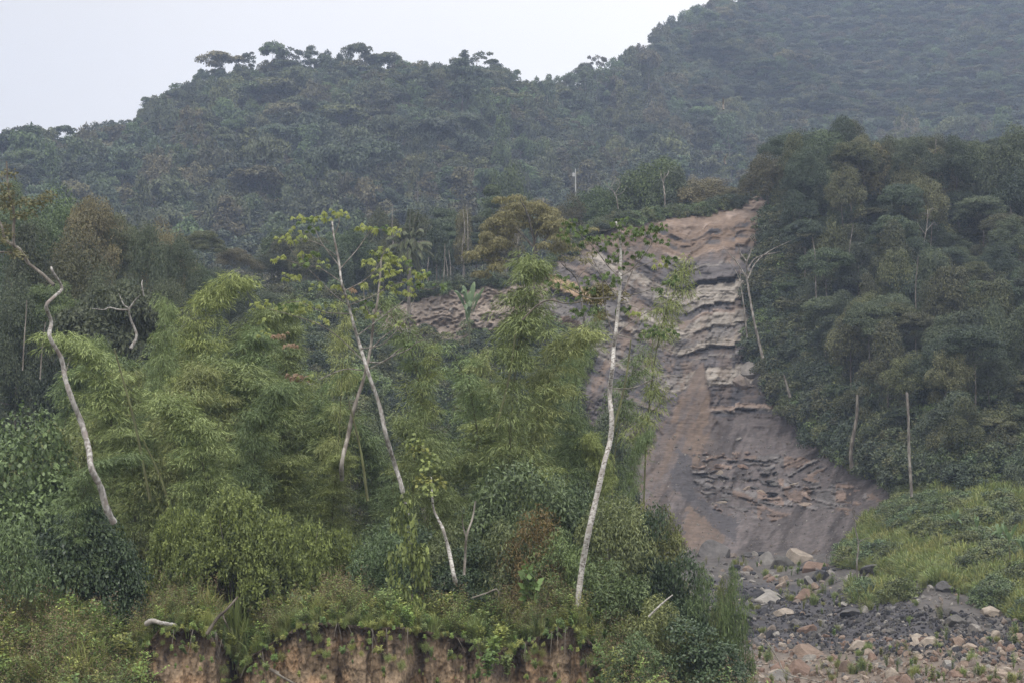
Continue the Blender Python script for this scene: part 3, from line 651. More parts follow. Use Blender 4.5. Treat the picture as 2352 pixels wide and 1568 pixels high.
# trees that stand out, mostly along the skyline: (u, top, width, kind, label)
SKY = [
 (14, 312, 50, 0, 'low dark tree on the ridge at the photo\'s left edge'), (50, 298, 46, 2, 'round dark tree on the left ridge, left of the tall clump at the ridge step'), (88, 280, 62, 7, 'flat topped tree, tallest on the low left ridge'),
 (135, 287, 50, 1, 'open crowned tree on the low left ridge, right of its tallest tree'), (185, 292, 46, 0, 'rounded tree in the middle of the low left ridge'), (262, 268, 54, 6, 'thin airy tree alone on the low left ridge before the hill rises'), (300, 275, 36, 2, 'small tree at the foot of the step in the left ridge'),
 (325, 232, 44, 0, 'dark tree on the step where the left ridge starts to climb'), (355, 210, 60, 7, 'spreading tree on the climbing left ridge, above the step'), (392, 203, 46, 1, 'wide tree halfway up the climbing left ridge'), (432, 172, 46, 2, 'dark tree just below the big umbrella tree of the ridge'),
 (497, 118, 96, 1, 'broad umbrella tree with gaps of sky under its crown, on the hilltop'), (540, 150, 46, 7, 'small round tree between the umbrella tree and the airy hilltop trees'), (569, 118, 54, 6, 'wispy see-through tree on the hilltop'),
 (616, 96, 62, 1, 'tall spreading tree on the hilltop, first of the tall pair'), (650, 104, 62, 6, 'tall open tree on the hilltop, second of the tall pair'), (704, 105, 44, 4, 'narrow tiered tree standing alone on the hilltop'), (742, 106, 50, 0, 'rounded tree on the hilltop right of the narrow tiered tree'),
 (780, 112, 44, 2, 'leafy tree next to the round fan crowned tree of the hilltop'), (817, 97, 62, 1, 'round fan crowned tree with bare limbs showing on the hilltop'), (852, 140, 40, 7, 'low tree right below the fan crowned hilltop tree'), (882, 130, 44, 6, 'thin sparse tree in the hilltop dip'),
 (915, 130, 54, 0, 'dense low tree at the left end of the flat hilltop'), (958, 134, 56, 5, 'dense tree in the middle of the flat hilltop'), (1005, 135, 50, 0, 'dense tree on the flat hilltop before the ragged tree'), (1045, 134, 44, 7, 'small domed tree left of the ragged hilltop tree'),
 (1096, 108, 74, 6, 'ragged tall tree with broken crown at the end of the hilltop'), (1128, 148, 56, 0, 'tree on the shoulder where the hilltop drops to the gap'), (1184, 162, 54, 3, 'pointed tree beside the gap in the skyline'), (1207, 180, 34, 2, 'last small tree on the left side of the skyline gap'),
 (1238, 168, 40, 0, 'first tree on the right side of the skyline gap'), (1272, 160, 44, 7, 'rounded tree on the saddle right of the skyline gap'), (1305, 166, 40, 0, 'low tree in the middle of the saddle'), (1342, 146, 58, 4, 'layered tree on the saddle'),
 (1371, 122, 44, 6, 'bare topped thin tree on the saddle'), (1416, 122, 44, 0, 'round tree where the saddle meets the mountain'), (1450, 104, 44, 2, 'tree on the foot of the mountain ridge'), (1478, 92, 34, 7, 'small tree on the lower mountain ridge'), (1501, 74, 46, 6, 'airy tree on the lower mountain ridge'),
 (1526, 44, 44, 0, 'round dark tree projecting from the mountain ridge'), (1562, 28, 60, 5, 'dense dark tree on the upper mountain ridge'), (1604, 4, 60, 0, 'dark tree where the mountain ridge leaves the top of the photo')]
for (u, vt_, wd, k, lab) in SKY:
    k = {7: 5, 0: 0}.get(k, k)
    vr_ = float(np.interp(u, FU, FV)); d = float(np.interp(u, FU, FDr)) - 3
    kd = FAR[k]; z = Zv(vr_ + 8, d); h = Zv(vt_, d) - z
    sw = wd * d * T / 1176 / kd.W
    thing(kd, (X(u, d), d, z), (sw, sw, h / kd.H), random.uniform(0, 6.28), lab, 'tree', 'trees along the skyline', 'ridge_tree')
# forest on the hill
us, vs = [], []
a, b = jgrid(-150, 2560, 60, 900, 1, 1, rf) if False else (None, None)
pu, pv = [], []
v = 900.
while v > -330:
    dref = 290 + (600 - 290) * max(0, (900 - v) / 700) ** 1.25
    u = -300.
    while u < 2700:
        vr_ = np.interp(u, FU, FV)
        if v > vr_ - 2:
            pu.append(u + rf.uniform(-12, 12)); pv.append(v + rf.uniform(-7, 7))
        u += 44 * (500 / max(300, dref)) * (1.0 if u < 1500 or v > 300 else .62)
    v -= 19 * (450 / max(330, dref)) ** 1.0 * (1 if v > 250 else .8)
pu = np.array(pu); pv = np.array(pv)
keep = pv < 760 + 0 * pu; pu, pv = pu[keep], pv[keep]
# hidden behind the spur and the slope
hid = pv > np.interp(pu, VTU, VTV) + 50
hid |= (pu > 1790) & (pv > 400)
pu, pv = pu[~hid], pv[~hid]
pp = Fpoint(pu, pv); kk = rf.choice(8, len(pu), p=[.26, .06, .23, .13, .04, .20, .06, .02])
scrub = sstep(1500, 1640, pu + (fbm(pu / 50, pv / 50, 95) - .5) * 120) * sstep(330, 240, pv - (pu - 1600) * .08)
hsc = np.where(rf.uniform(0, 1, len(pu)) < .12, rf.uniform(1.4, 1.9, len(pu)), rf.uniform(.5, 1.3, len(pu))) * (1 - .45 * scrub); wsc = rf.uniform(.7, 1.35, len(pu)) * (1 - .15 * scrub)
Hk = np.array([k.H for k in FAR]); rid = sstep(70, 25, pv - np.interp(pu, FU, FV)); hsc = hsc * (1 - rid) + rid * rf.uniform(6.5, 10.5, len(pu)) / Hk[kk]
kk = np.where(scrub > .5, rf.choice([0, 2, 5, 7], len(pu)), kk)
dist = pp[:, 1]; inf = (pu > -30) & (pu < 2382) & (pv > 0)
near = np.argsort(np.where(inf & (pv < np.interp(pu, VTU, VTV) + 20), dist, 9e9))[:210]
HL = ['broadleaf tree of the dense forest on the lower far hillside']
for i in near:
    kd = FAR[kk[i]]
    thing(kd, tuple(pp[i] + [0, 0, -.5]), (wsc[i], wsc[i], hsc[i]), rf.uniform(0, 6.28), near_label(LOOKF[kk[i]], 'tree', pu[i], pv[i] - 30, LMF), 'tree', 'forest trees on the lower far hillside', 'hill_tree')
rest = np.ones(len(pu), bool); rest[near] = False
n = rest.sum()
gn_scatter('far_forest', FAR, pp[rest] - [0, 0, .5], np.stack([0 * pu[rest], 0 * pu[rest], rf.uniform(0, 6.28, n)], 1), np.stack([wsc[rest], wsc[rest], hsc[rest]], 1), kk[rest], 'hazy forest covering the upper hillside and mountain', 'forest')
print('far trees', len(pu))

# ------------------------------------------------------------------ middle distance trees
# spur forest right of the landslide
rs = np.random.default_rng(31)
sp = []
for v in np.arange(350, 1130, 50):
    for u in np.arange(1700, 2420, 50):
        uj, vj = u + rs.uniform(-20, 20), v + rs.uniform(-16, 16)
        if vj < np.interp(uj, VTU, VTV) + 4: continue
        if inpoly(np.array([uj - 34 - 70 * (vj > 900)]), np.array([vj]), BARE)[0] or vj > 1100 + (uj - 2080) * .02: continue
        sp.append((uj, vj))
for (u, v) in sp:
    d = float(Mdepth(u, v)); k = rs.integers(0, 5)
    top = v - rs.choice([rs.uniform(80, 140), rs.uniform(150, 260)]) * (200 / d) ** .5
    if u < 1830: top = v - rs.uniform(60, 95)
    top = max(top, float(np.interp(u, [1740, 1800, 1900, 1960, 2030, 2200, 2290, 2352], [345, 305, 275, 275, 302, 302, 285, 275])) + rs.uniform(0, 40))
    kd = SPUR[k]
    put(kd, u, d, top, rs.uniform(70, 120) * (200 / d) ** .5 * (.7 if u < 1830 else 1), groundM, near_label(LOOKS[k], 'tree', u, top + 30, LMS), 'tree', 'vine-clad trees on the right-hand slope', sink=1.2)
# cover of creepers between them
cu, cv = jgrid(1690, 2700, 380, 1150, 13, 11, rs)
m = (cv > np.interp(cu, VTU, VTV) + 6) & ~inpoly(cu - 5, cv, BARE) & (cv < 1110 + rs.uniform(-20, 20, len(cu)))
cu, cv = cu[m], cv[m]; cp = Pa(cu, cv, Mdepth(cu, cv)); n = len(cu)
KS = {}
kd0 = SHR[1]
put(SHR[0], 2150, float(Mdepth(2150, 1155)), 1118, 40, groundM, 'rounded leafy shrub at the foot of the vine-covered slope', 'shrub')
put(SHR[1], 1900, float(Mdepth(1900, 1012)), 985, 40, groundM, 'dark shrub at the edge of the bare slope below the vine-covered trees', 'shrub')
put(SHR[2], 1985, float(Mdepth(1985, 1075)), 1050, 30, groundM, 'small shrub at the edge of the dark scree', 'shrub')
sw = rs.uniform(.5, 1.5, n); tall = .4 + 1.4 * np.clip(fbm(cu / 38, cv / 60, 96, 3) - .38, 0, 1) * rs.uniform(.3, 1.6, n)
gn_scatter('creeper_cover', [SHR[1], SHR[0]], cp - [0, 0, .5], np.stack([0 * cu, 0 * cu, rs.uniform(0, 6.28, n)], 1), np.stack([sw, sw, sw * .6 + tall], 1), (rs.uniform(0, 1, n) < .25).astype(int), 'creepers covering the steep right-hand slope', 'creepers')

# trees along the top of the landslide and the left slope
def mid(u, d, vt_, wd, k, lab, grp=None, kind=None, gr=groundM, nm='slope_tree'):
    return put((kind or MID)[k], u, d, vt_, wd, gr, lab, 'tree', grp, name=nm)
crest = [(1508, 246, 340, 150, 7, 'large dark rounded tree above the landslide, behind a thin pale trunk'), (1458, 248, 375, 115, 7, 'dark tree on the left flank of the large rounded tree above the landslide'), (1552, 244, 368, 115, 7, 'dark tree on the right flank of the large rounded tree above the landslide'),
 (1628, 242, 396, 140, 7, 'umbrella shaped tree on the crest above the reddish scar'), (1360, 246, 412, 120, 7, 'bushy tree on the landslide crest left of the dark rounded group'), (1310, 244, 435, 90, 6, 'leafy tree on the crest just right of the olive tree'), (1405, 246, 430, 80, 6, 'lower tree on the crest behind bare grey branches'),
 (1690, 240, 430, 60, 5, 'small tree at the right end of the crest above the scar'), (1165, 330, 335, 125, 7, 'big domed tree on the hillside behind the olive tree'), (1730, 250, 400, 60, 2, 'vine covered tree where the scar meets the right-hand forest')]
for c in crest: mid(c[0], c[1], c[2], c[3], c[4], c[5])
# top of the spur
rs2 = np.random.default_rng(8)
tops = [(1770, 330, 90), (1810, 300, 90), (1855, 285, 90), (1900, 268, 100), (1945, 270, 90), (1985, 300, 80), (2030, 300, 80), (2060, 295, 70), (2110, 300, 80), (2165, 310, 80), (2210, 300, 80), (2255, 310, 70), (2300, 290, 80), (2345, 275, 90)]
for i, (u, vt_, wd) in enumerate(tops):
    d = 232 + rs2.uniform(-6, 6)
    put(SPUR[[1, 1, 3, 1, 0][i % 5]] if i % 3 else MID[0], u, d, vt_, wd * 1.15, groundM, near_label(['crest', 'domed', 'leafy', 'dense', 'olive-toned'][i % 5], 'tree topping the slope,', u, vt_, LMS), 'tree', 'trees on the crest of the right-hand slope', name='crest_tree')
# wood behind the scarp, centre left
for i in range(34):
    u = 640 + (i % 17) * 33 + rs2.uniform(-12, 12); row = i // 17; d = 236 + row * 16 + rs2.uniform(-5, 5)
    vt_ = (560 if u < 900 else 500) + rs2.uniform(-35, 45) - row * 40
    if u > 1080: vt_ -= 10
    k9 = int(rs2.integers(0, 6)); mid(u, d, vt_, rs2.uniform(60, 95), k9, near_label(LOOKM[k9], 'tree in the scarp-top wood', u, vt_, [(940, 470, 'the shaggy palm'), (1078, 600, 'the banana plant'), (770, 500, 'the yellow-green leaved crown'), (1020, 620, 'the cluster of pale trunks')]), 'trees in the wood above the left scarp')
# left dark wood behind the bamboo
LW = [(30, 150, 440, 170), (120, 160, 400, 190), (190, 150, 405, 150), (60, 130, 520, 150), (160, 132, 500, 160), (255, 152, 470, 130), (300, 160, 480, 130), (370, 158, 480, 120), (400, 150, 500, 100), (330, 140, 520, 120), (240, 130, 580, 130),
      (440, 165, 590, 90), (500, 175, 590, 100), (560, 180, 640, 100), (620, 178, 650, 90), (480, 150, 650, 90), (30, 118, 600, 150), (110, 120, 620, 140), (560, 140, 700, 120), (640, 140, 690, 110), (390, 135, 600, 110), (20, 200, 420, 120), (330, 200, 500, 100), (460, 220, 520, 90), (540, 230, 560, 90), (620, 235, 570, 90), (700, 240, 580, 90)]
for i, (u, d, vt_, wd) in enumerate(LW):
    mid(u, d, vt_, wd * 1.1, [0, 1, 0, 2, 1, 3][i % 6], near_label(['large round-crowned', 'dense domed', 'vine-draped', 'flat-crowned'][[0, 1, 0, 2, 1, 3][i % 6]], 'tree in the left wood', u, vt_, [(120, 650, 'the twisted trunk'), (275, 680, 'the spreading pale-limbed tree'), (20, 450, 'the mossy limb'), (430, 700, 'the highest bamboo on the left'), (620, 650, 'the yellow-green leaved crown'), (250, 450, 'the top of the wood')]), 'dark trees of the left-hand wood', kind=LEFTW, nm='wood_tree')
mid(275, 112, 640, 260, 1, 'spreading tree with pale crooked limbs above the left bamboo', kind=MID)
# fill trees between bamboo and slope (centre)
for i in range(46):
    u = 60 + (i % 23) * 66 + rs2.uniform(-25, 25); row = i // 23; d = 118 + row * 14 + rs2.uniform(-4, 4)
    if u > 1420: continue
    vt_ = (790 if u < 700 else 900) + rs2.uniform(-50, 60)
    if 840 < u < 1120: vt_ = max(vt_, 850 + rs2.uniform(0, 80))
    put(SPUR[[1, 3, 0][i % 3]], u, d, vt_, rs2.uniform(110, 160), groundM, near_label(['creeper-hung', 'bushy', 'vine-draped'][i % 3], 'tree behind the bamboo', u, vt_, [(110, 700, 'the twisted trunk'), (345, 740, 'the yellowish bamboo'), (600, 740, 'the hanging yellow-green branch'), (850, 830, 'the forked trunks'), (1040, 900, 'the tan scarp'), (1180, 820, 'the tallest centre bamboo'), (1400, 860, 'the white trunk')]), 'tree', 'trees behind the bamboo grove', name='slope_tree')

# pale bare trunks: (path in picture, depth, radius, label)
def snag(path, d, r, lab, mat='palebark', gr=None, name='bare_trunk', limbs=(), grp=None, taper=.5):
    if d > 90: r = r * .48
    if path[0][0] > 1650 and d > 105: d = float(Mdepth(*path[0])) - 8
    if d > 90 and mat == 'palebark' and path[0][0] > 1780: mat = 'greybark'
    if path[0][0] > 1830 and 105 < d: path = [(path[0][0] + 2, path[0][1] + 45)] + list(path); d -= 5
    e = empty(name, P(*path[0], d), lab, 'tree', grp); tb = Tubes(); o = np.array(P(*path[0], d))
    rr = np.random.default_rng(len(path) * 7 + int(path[0][0]))
    pts = smooth_path([np.array(P(u, v, d)) + rr.normal(size=3) * [0, r * 2, 0] * (i > 0) - o for i, (u, v) in enumerate(path)], 5)
    wv = rr.normal(size=len(pts)) * .05 + 1
    tb.add(pts, np.linspace(r, r * taper, len(pts)) * wv, 9)
    link('trunk', tb.mesh('trunk', M[mat]), e)
    for lp in limbs:
        t2 = Tubes(); q = smooth_path([np.array(P(u, v, d)) + rr.normal(size=3) * [0, .4, 0] * (i > 0) - o for i, (u, v) in enumerate(lp)], 4); t2.add(q, [r * .55, r * .4, r * .15], 6)
        link('branch', t2.mesh('branch', M[mat]), e)
    return e, o
snag([(1528, 492), (1526, 450), (1524, 420), (1527, 398)], 238, .24, 'thin pale trunk standing in front of the dark rounded tree above the landslide', limbs=[[(1524, 425), (1518, 405), (1519, 392)], [(1526, 410), (1535, 398), (1538, 388)]])
snag([(1420, 480), (1416, 455), (1410, 440)], 236, .16, 'bare grey branching tree on the landslide crest', limbs=[[(1414, 450), (1405, 432), (1410, 415)], [(1414, 450), (1432, 440), (1440, 425)], [(1412, 445), (1424, 425), (1422, 408)], [(1410, 440), (1396, 428), (1390, 415)]])
snag([(1752, 822), (1745, 790), (1732, 740), (1724, 690), (1718, 640), (1714, 600)], 186, .34, 'tall leaning pale trunk with forked bare limbs at the right edge of the cliff', limbs=[[(1718, 640), (1735, 605), (1770, 575), (1815, 555)], [(1716, 620), (1740, 590), (1790, 580)], [(1714, 605), (1725, 575), (1722, 560)], [(1716, 640), (1690, 600), (1665, 575)], [(1714, 600), (1700, 580), (1696, 560)]])
snag([(1716, 775), (1712, 740), (1708, 700), (1702, 660), (1700, 620)], 188, .18, 'slimmer whitish trunk beside the leaning forked trunk at the cliff edge', limbs=[[(1702, 650), (1690, 620), (1672, 600)]])
snag([(1815, 912), (1808, 885), (1801, 860)], 176, .34, 'short pale broken stump on the edge below the cliff')
snag([(2092, 1095), (2090, 1030), (2087, 960), (2085, 900)], 150, .26, 'straight grey dead trunk rising from the foot of the vine-clad slope', taper=.8)
snag([(1955, 1030), (1968, 960), (1970, 905)], 162, .45, 'dead trunk wrapped in dry hanging vines', mat='bark')
snag([(2210, 418), (2212, 380), (2214, 340)], 226, .16, 'bare pole-like trunk on the right-hand slope, rightmost of its row', limbs=[[(2214, 350), (2222, 335), (2232, 330)]])
PT = [((2112, 402), (2111, 345)), ((2134, 420), (2136, 340)), ((2141, 412), (2150, 318)), ((2160, 446), (2172, 350)), ((2184, 444), (2192, 340))]
PL = ['first from the left', 'second from the left', 'third from the left', 'fourth from the left', 'fifth from the left']
for k, (a, b) in enumerate(PT):
    snag([a, ((a[0] + b[0]) / 2 + 1, (a[1] + b[1]) / 2), b], 228 - k, .19, 'thin pale trunk in the row on the right-hand slope, ' + PL[k], grp='row of thin pale trunks on the right-hand slope')
snag([(1873, 640), (1872, 590), (1866, 545)], 178, .16, 'curved grey trunk high on the vine-clad slope')
snag([(1950, 580), (1956, 540), (1960, 515)], 190, .15, 'short grey trunk near the top middle of the vine-clad slope')
snag([(2104, 720), (2103, 660), (2108, 590)], 182, .18, 'dark slender trunk in the middle of the vine-clad slope', mat='bark')
snag([(2122, 565), (2128, 520), (2132, 480)], 200, .18, 'dead tree with curling bare twigs on the vine-clad slope', limbs=[[(2126, 540), (2112, 520), (2108, 505)], [(2128, 530), (2145, 512), (2150, 525)], [(2131, 500), (2118, 490), (2112, 498)], [(2131, 500), (2140, 480), (2152, 482)]])
snag([(1932, 790), (1936, 750), (1942, 710)], 176, .14, 'thin stem below the pale-leaved tree on the vine-clad slope', mat='bark')
wt = [(1018, 660, 560), (1027, 665, 590), (1033, 665, 575), (1061, 600, 540), (1066, 560, 480), (945, 640, 560), (984, 650, 590), (1075, 575, 470), (1189, 560, 520), (903, 560, 470)]
for k, (u, v0, v1) in enumerate(wt):
    snag([(u, v0), (u + random.uniform(-3, 3), (v0 + v1) / 2), (u + random.uniform(-4, 4), v1)], 224 + k * .7, .13, 'slender pale trunk in the wood above the left scarp', grp='pale trunks in the wood above the left scarp')
for k in range(44):
    v = random.uniform(240, 560); u = random.uniform(350, 1700)
    if v > np.interp(u, VTU, VTV) - 60: v = float(np.interp(u, VTU, VTV)) - 90
    if v < np.interp(u, FU, FV) + 30: continue
    d = float(Fdepth(u, v)) - 6; ln = random.uniform(22, 48)
    snag([(u, v), (u + random.uniform(-3, 3), v - ln * .5), (u + random.uniform(-5, 5), v - ln)], d, .16 * d / 400, 'thin pale trunk showing among the trees of the far hillside', grp='pale trunks among the far hillside trees')

# ------------------------------------------------------------------ palms and bananas
def frond(lv, tb, base, az, ln, rise, r, pinn=34, pl=.5, pw=.05, droop=1.0):
    t = np.linspace(0, 1, 12)
    hx = ln * (t * math.cos(rise)) ; hz = ln * (t * math.sin(rise) - droop * t ** 2 * .55)
    pts = base + np.stack([hx * math.cos(az), hx * math.sin(az), hz], 1)
    tb.add(pts, [.05, .03, .012], 4)
    ti = np.linspace(.12, 1, pinn); pi = np.stack([np.interp(ti, t, pts[:, k]) for k in range(3)], 1)
    dr = nrm(np.gradient(pi, axis=0)); sd_ = nrm(np.cross(dr, [0, 0, 1.]))
    for s in (-1, 1):
        lv.add(pi, sd_ * s + dr * .6 + np.array([0, 0, -.35]), np.array([0, 0, 1.]) + .3 * rdir(pinn, r), pl * (1 - .5 * ti), pw, np.clip(r.normal(.5, .2, pinn), 0, 1))
def palm(H=9, seed=1):
    r = np.random.default_rng(seed); lv = Leaves(); tb = Tubes(); st_ = Tubes()
    st_.add([(0, 0, -1), (.1, 0, H * .3), (0, .1, H * .6)], [.3, .26, .22], 9)
    for k in range(34):
        frond(lv, tb, np.array([0, 0, H * .6]), r.uniform(0, 6.28), H * .46, r.uniform(.2, 1.4), r, 60, 1.0, .09, r.uniform(.5, 1.2))
    return Kind('palm', [('trunk', st_.mesh('palm_trunk', M['bark'])), ('midribs', tb.mesh('palm_midrib', M['bark'])), ('fronds', lv.mesh('palm_fronds', M['palm']))], H, H * .8)
PALM = palm()
put(PALM, 938, 214, 452, 110, groundM, 'shaggy palm with drooping fronds standing in the wood above the left scarp', 'palm', sink=.5)
def paddle(Vs, Fs, ts, base, az, ln, wd, rise, r, droop):
    """one banana blade, a folded strip bending over"""
    k = 9; t = np.linspace(0, 1, k); hx = ln * t * math.cos(rise); hz = ln * (t * math.sin(rise) - droop * t ** 2.2 * .6)
    c = base + np.stack([hx * math.cos(az), hx * math.sin(az), hz], 1); tg = nrm(np.gradient(c, axis=0)); sd_ = nrm(np.cross(tg, [0, 0, 1.]))
    prof = wd * np.clip(np.sin(np.pi * np.clip((t - .22) / .8, 0, 1)) ** .6, .03, 1); up = np.cross(sd_, tg)
    rows = np.stack([c - sd_ * prof[:, None] * .5 + up * prof[:, None] * -.12, c, c + sd_ * prof[:, None] * .5 + up * prof[:, None] * -.12], 1)
    n0 = sum(len(v) for v in Vs); Vs.append(rows.reshape(-1, 3))
    for i in range(k - 1):
        for j in range(2): Fs.append([n0 + i * 3 + j, n0 + i * 3 + j + 1, n0 + i * 3 + j + 4, n0 + i * 3 + j + 3]); ts.append(r.uniform(.3, .8))
def banana(H=3.6, seed=1, n=9):
    r = np.random.default_rng(seed); Vs, Fs, ts = [], [], []; tb = Tubes()
    tb.add([(0, 0, -.5), (.03, 0, H * .25), (0, 0, H * .5)], [.13, .11, .06], 8)
    for k in range(n): paddle(Vs, Fs, ts, np.array([0, 0, H * .48]), k * 2.4 + r.uniform(-.3, .3), H * r.uniform(.5, .68), H * .15, r.uniform(.55, 1.35), r, r.uniform(.4, 1.1))
    return Kind('banana_plant', [('stem', tb.mesh('banana_stem', M['culm'])), ('leaves', mesh_np('banana_leaves', np.concatenate(Vs), Fs, M['banana'], tint=ts))], H, H * .95)
BAN = [banana(3.6, s, n) for s, n in ((1, 9), (2, 8), (3, 10))]
for i, (u, d, vt_, wd, lab) in enumerate([(2190, 136, 1150, 44, 'banana plant standing alone on the green slope, right of the dark scree'), (2240, 132, 1158, 34, 'small banana plant between the two larger ones on the green slope'), (2288, 126, 1166, 60, 'banana plant with ragged leaves next to the largest one on the right'), (2312, 124, 1172, 66, 'largest banana plant, near the photo\'s right edge, over a yellowed leaf'), (2345, 122, 1195, 46, 'banana plant cut by the photo\'s right edge')]):
    put(BAN[i % 3], u, d, vt_, wd, groundM, lab, 'banana plant')
put(BAN[2], 1078, 206, 575, 85, groundM, 'big leaved banana plant against the wood above the left scarp', 'banana plant')
for i in range(34):
    u = random.gauss(1170, 34) if i % 3 else random.gauss(1060, 20); v = 258 + random.uniform(-20, 26); d = float(Fdepth(u, v)) - 9; z = Zv(v + 12, d)
    s = random.uniform(1.4, 2.1); thing(BAN[i % 3], (X(u, d), d, z + 3.0), (s, s, s), random.uniform(0, 6.28), 'pale green banana plant in the plantation high on the far hillside', 'banana plant', 'banana plants on the far hillside')

# ------------------------------------------------------------------ small buildings and pole on the hill
def boxm(bm, x0, x1, y0, y1, z0, z1):
    vs = [bm.verts.new((x, y, z)) for x in (x0, x1) for y in (y0, y1) for z in (z0, z1)]
    for f in ((0, 1, 3, 2), (4, 6, 7, 5), (0, 4, 5, 1), (2, 3, 7, 6), (0, 2, 6, 4), (1, 5, 7, 3)): bm.faces.new([vs[i] for i in f])
def bmesh_obj(name, boxes, mat, parent=None):
    bm = bmesh.new()
    for b in boxes: boxm(bm, *b)
    me = bpy.data.meshes.new(name); bm.to_mesh(me); bm.free(); me.materials.append(mat); return link(name, me, parent)
mr_, mw_, mdk = flat_mat('roof_sheet', (.62, .62, .62), .4), flat_mat('shed_wall', (.30, .28, .25)), flat_mat('shed_inside_shade', (.03, .03, .03))
pole_m = flat_mat('pole_concrete', (.42, .42, .41))
d = float(Fdepth(475, 352)) - 14
h = empty('hut', P(475, 352, d), 'small open-sided hut with a pale flat roof among the trees of the left hillside', 'hut')
h.scale = (1.15, 1.15, 1.15)
rf_ = bmesh_obj('roof', [(-2.6, 2.6, -1.6, 1.6, 2.0, 2.14)], mr_, h); rf_.rotation_euler = (0, math.radians(-2), 0)
bmesh_obj('wall', [(-2.2, 2.2, 1.2, 1.3, 0, 1.9), (.4, 2.2, -1.3, -1.2, 0, 1.85)], mw_, h)
for px, py in ((-2.3, -1.35), (-1.2, -1.35), (-.2, -1.35), (2.3, -1.35)): bmesh_obj('post', [(px - .07, px + .07, py - .07, py + .07, -1, 2.0)], mw_, h)
d = float(Fdepth(1226, 414)) - 16
h = empty('shed', P(1226, 418, d), 'tiny white roofed shed on the hillside above the olive tree', 'shed')
bmesh_obj('roof', [(-.9, .9, -.8, .8, .8, .95)], flat_mat('white_roof', (.8, .8, .8)), h); bmesh_obj('wall', [(-.8, .8, -.6, .6, -.8, .797)], mdk, h)  # solid near-black box paints the shaded inside under the roof
d = float(Fdepth(1108, 392)) - 16
h = empty('lean_to', P(1108, 396, d), 'small tilted white roof sheet on posts left of the domed tree', 'shelter')
r_ = bmesh_obj('roof', [(-1.2, 1.2, -.8, .8, .7, .8)], flat_mat('white_sheet', (.7, .7, .7)), h); r_.rotation_euler = (0, math.radians(12), 0)
for px in (-.9, .9): bmesh_obj('post', [(px - .06, px + .06, -.5, -.4, -1.5, .6)], mw_, h)
d = 258
h = empty('utility_pole', P(1322, 428, d), 'white concrete utility pole with a transformer on the hillside crest', 'utility pole')
tb = Tubes(); zt = Zv(388, d) - Zv(428, d); tb.add([(0, 0, -2), (0, 0, zt * .5), (0, 0, zt)], [.08, .07, .06], 8); link('pole', tb.mesh('pole', pole_m), h)
tb = Tubes(); tb.add([(-.25, -.1, zt * .55), (-.25, -.1, zt * .75)], [.2, .2], 8); link('transformer', tb.mesh('transformer', pole_m), h)

# ------------------------------------------------------------------ olive tree with visible limbs
def picture_tree(name, lab, d, trunk, limbs, clusters, r0, mat_bark, leaf, leaf_fn, spread=1.2, seed=1, cat='tree', limb_r=.4, twig_r=.3):
    """tree placed by its own trunk line; clusters carry leaves"""
    r = np.random.default_rng(seed); o = np.array(P(*trunk[0], d)); e = empty(name, tuple(o), lab, cat)
    px = d * T / 1176
    tp = smooth_path([np.array(P(u, v, d)) + [0, r.normal() * .25 * (i > 0), 0] - o for i, (u, v) in enumerate(trunk)], 5)
    tb = Tubes(); tb.add(tp, np.linspace(r0, r0 * .32, len(tp)) * (1 + .07 * r.normal(size=len(tp))), 12)
    link('trunk', tb.mesh('trunk', M[mat_bark]), e)
    nodes = [p for p in tp[len(tp) // 3:]]
    for lp in limbs:
        t2 = Tubes(); side_ = r.uniform(-1, 1) * spread
        q = [np.array(P(u, v, d)) - o for (u, v) in lp]; a = q[0]; j = int(np.argmin([np.linalg.norm(a - p) for p in nodes])); off = nodes[j][1]
        q[0] = np.array([q[0][0], off, q[0][2]])
        for i in range(1, len(q)): q[i][1] = off + side_ * i / (len(q) - 1)
        q = smooth_path(q, 4); rr = r0 * limb_r
        t2.add(q, [rr, rr * .75, rr * .4], 7); link('branch', t2.mesh('branch', M['limbbark']), e); nodes += [p for p in q[1:]]
    tg = []
    for c in clusters:
        q = np.array(P(c[0], c[1], d)) - o
        j = int(np.argmin([math.hypot(q[0] - p[0], q[2] - p[2]) for p in nodes])); q[1] = nodes[j][1] + r.normal() * .35 * spread; tg.append(q)
    if tg:
        t3 = Tubes(); connect(t3, nodes, tg, r0 * twig_r, 5, sag=.03, seed=seed); link('twigs', t3.mesh('twigs', M['limbbark']), e)
        lv = {}
        for c, q in zip(clusters, tg):
            key = c[2] if len(c) > 2 else leaf
            lv.setdefault(key, Leaves()); leaf_fn(lv[key], q, r)
        for key, l in lv.items(): link('leaves', l.mesh('leaves', M[key]), e)
    return e

def olive_fn(lv, c, r):
    clump_leaves(lv, c, r.uniform(.55, .9), 260, .26, .075, r, .55, down=.9, tint0=.5)
ro = np.random.default_rng(61)
cl = []
for k in range(60):
    a = ro.uniform(0, math.pi); q = ro.uniform(.25, 1) ** .6
    cl.append((1205 + math.cos(a) * 98 * q, 560 - math.sin(a) * 118 * q + ro.uniform(0, 20)))
cl += [(1090 + ro.uniform(-10, 60), 590 + ro.uniform(-15, 45)) for k in range(10)]
picture_tree('olive_tree', 'olive green tree with open crown and visible limbs left of the landslide top', 148, [(1225, 760), (1224, 680), (1226, 620), (1228, 580), (1226, 545)],
  [[(1228, 585), (1260, 540), (1275, 500)], [(1227, 570), (1190, 530), (1150, 515), (1125, 530)], [(1226, 550), (1212, 500), (1190, 460)], [(1227, 560), (1240, 500), (1250, 450)], [(1227, 620), (1170, 600), (1110, 600)]], cl, .26, 'bark', 'olive', olive_fn, 2.5, 3)
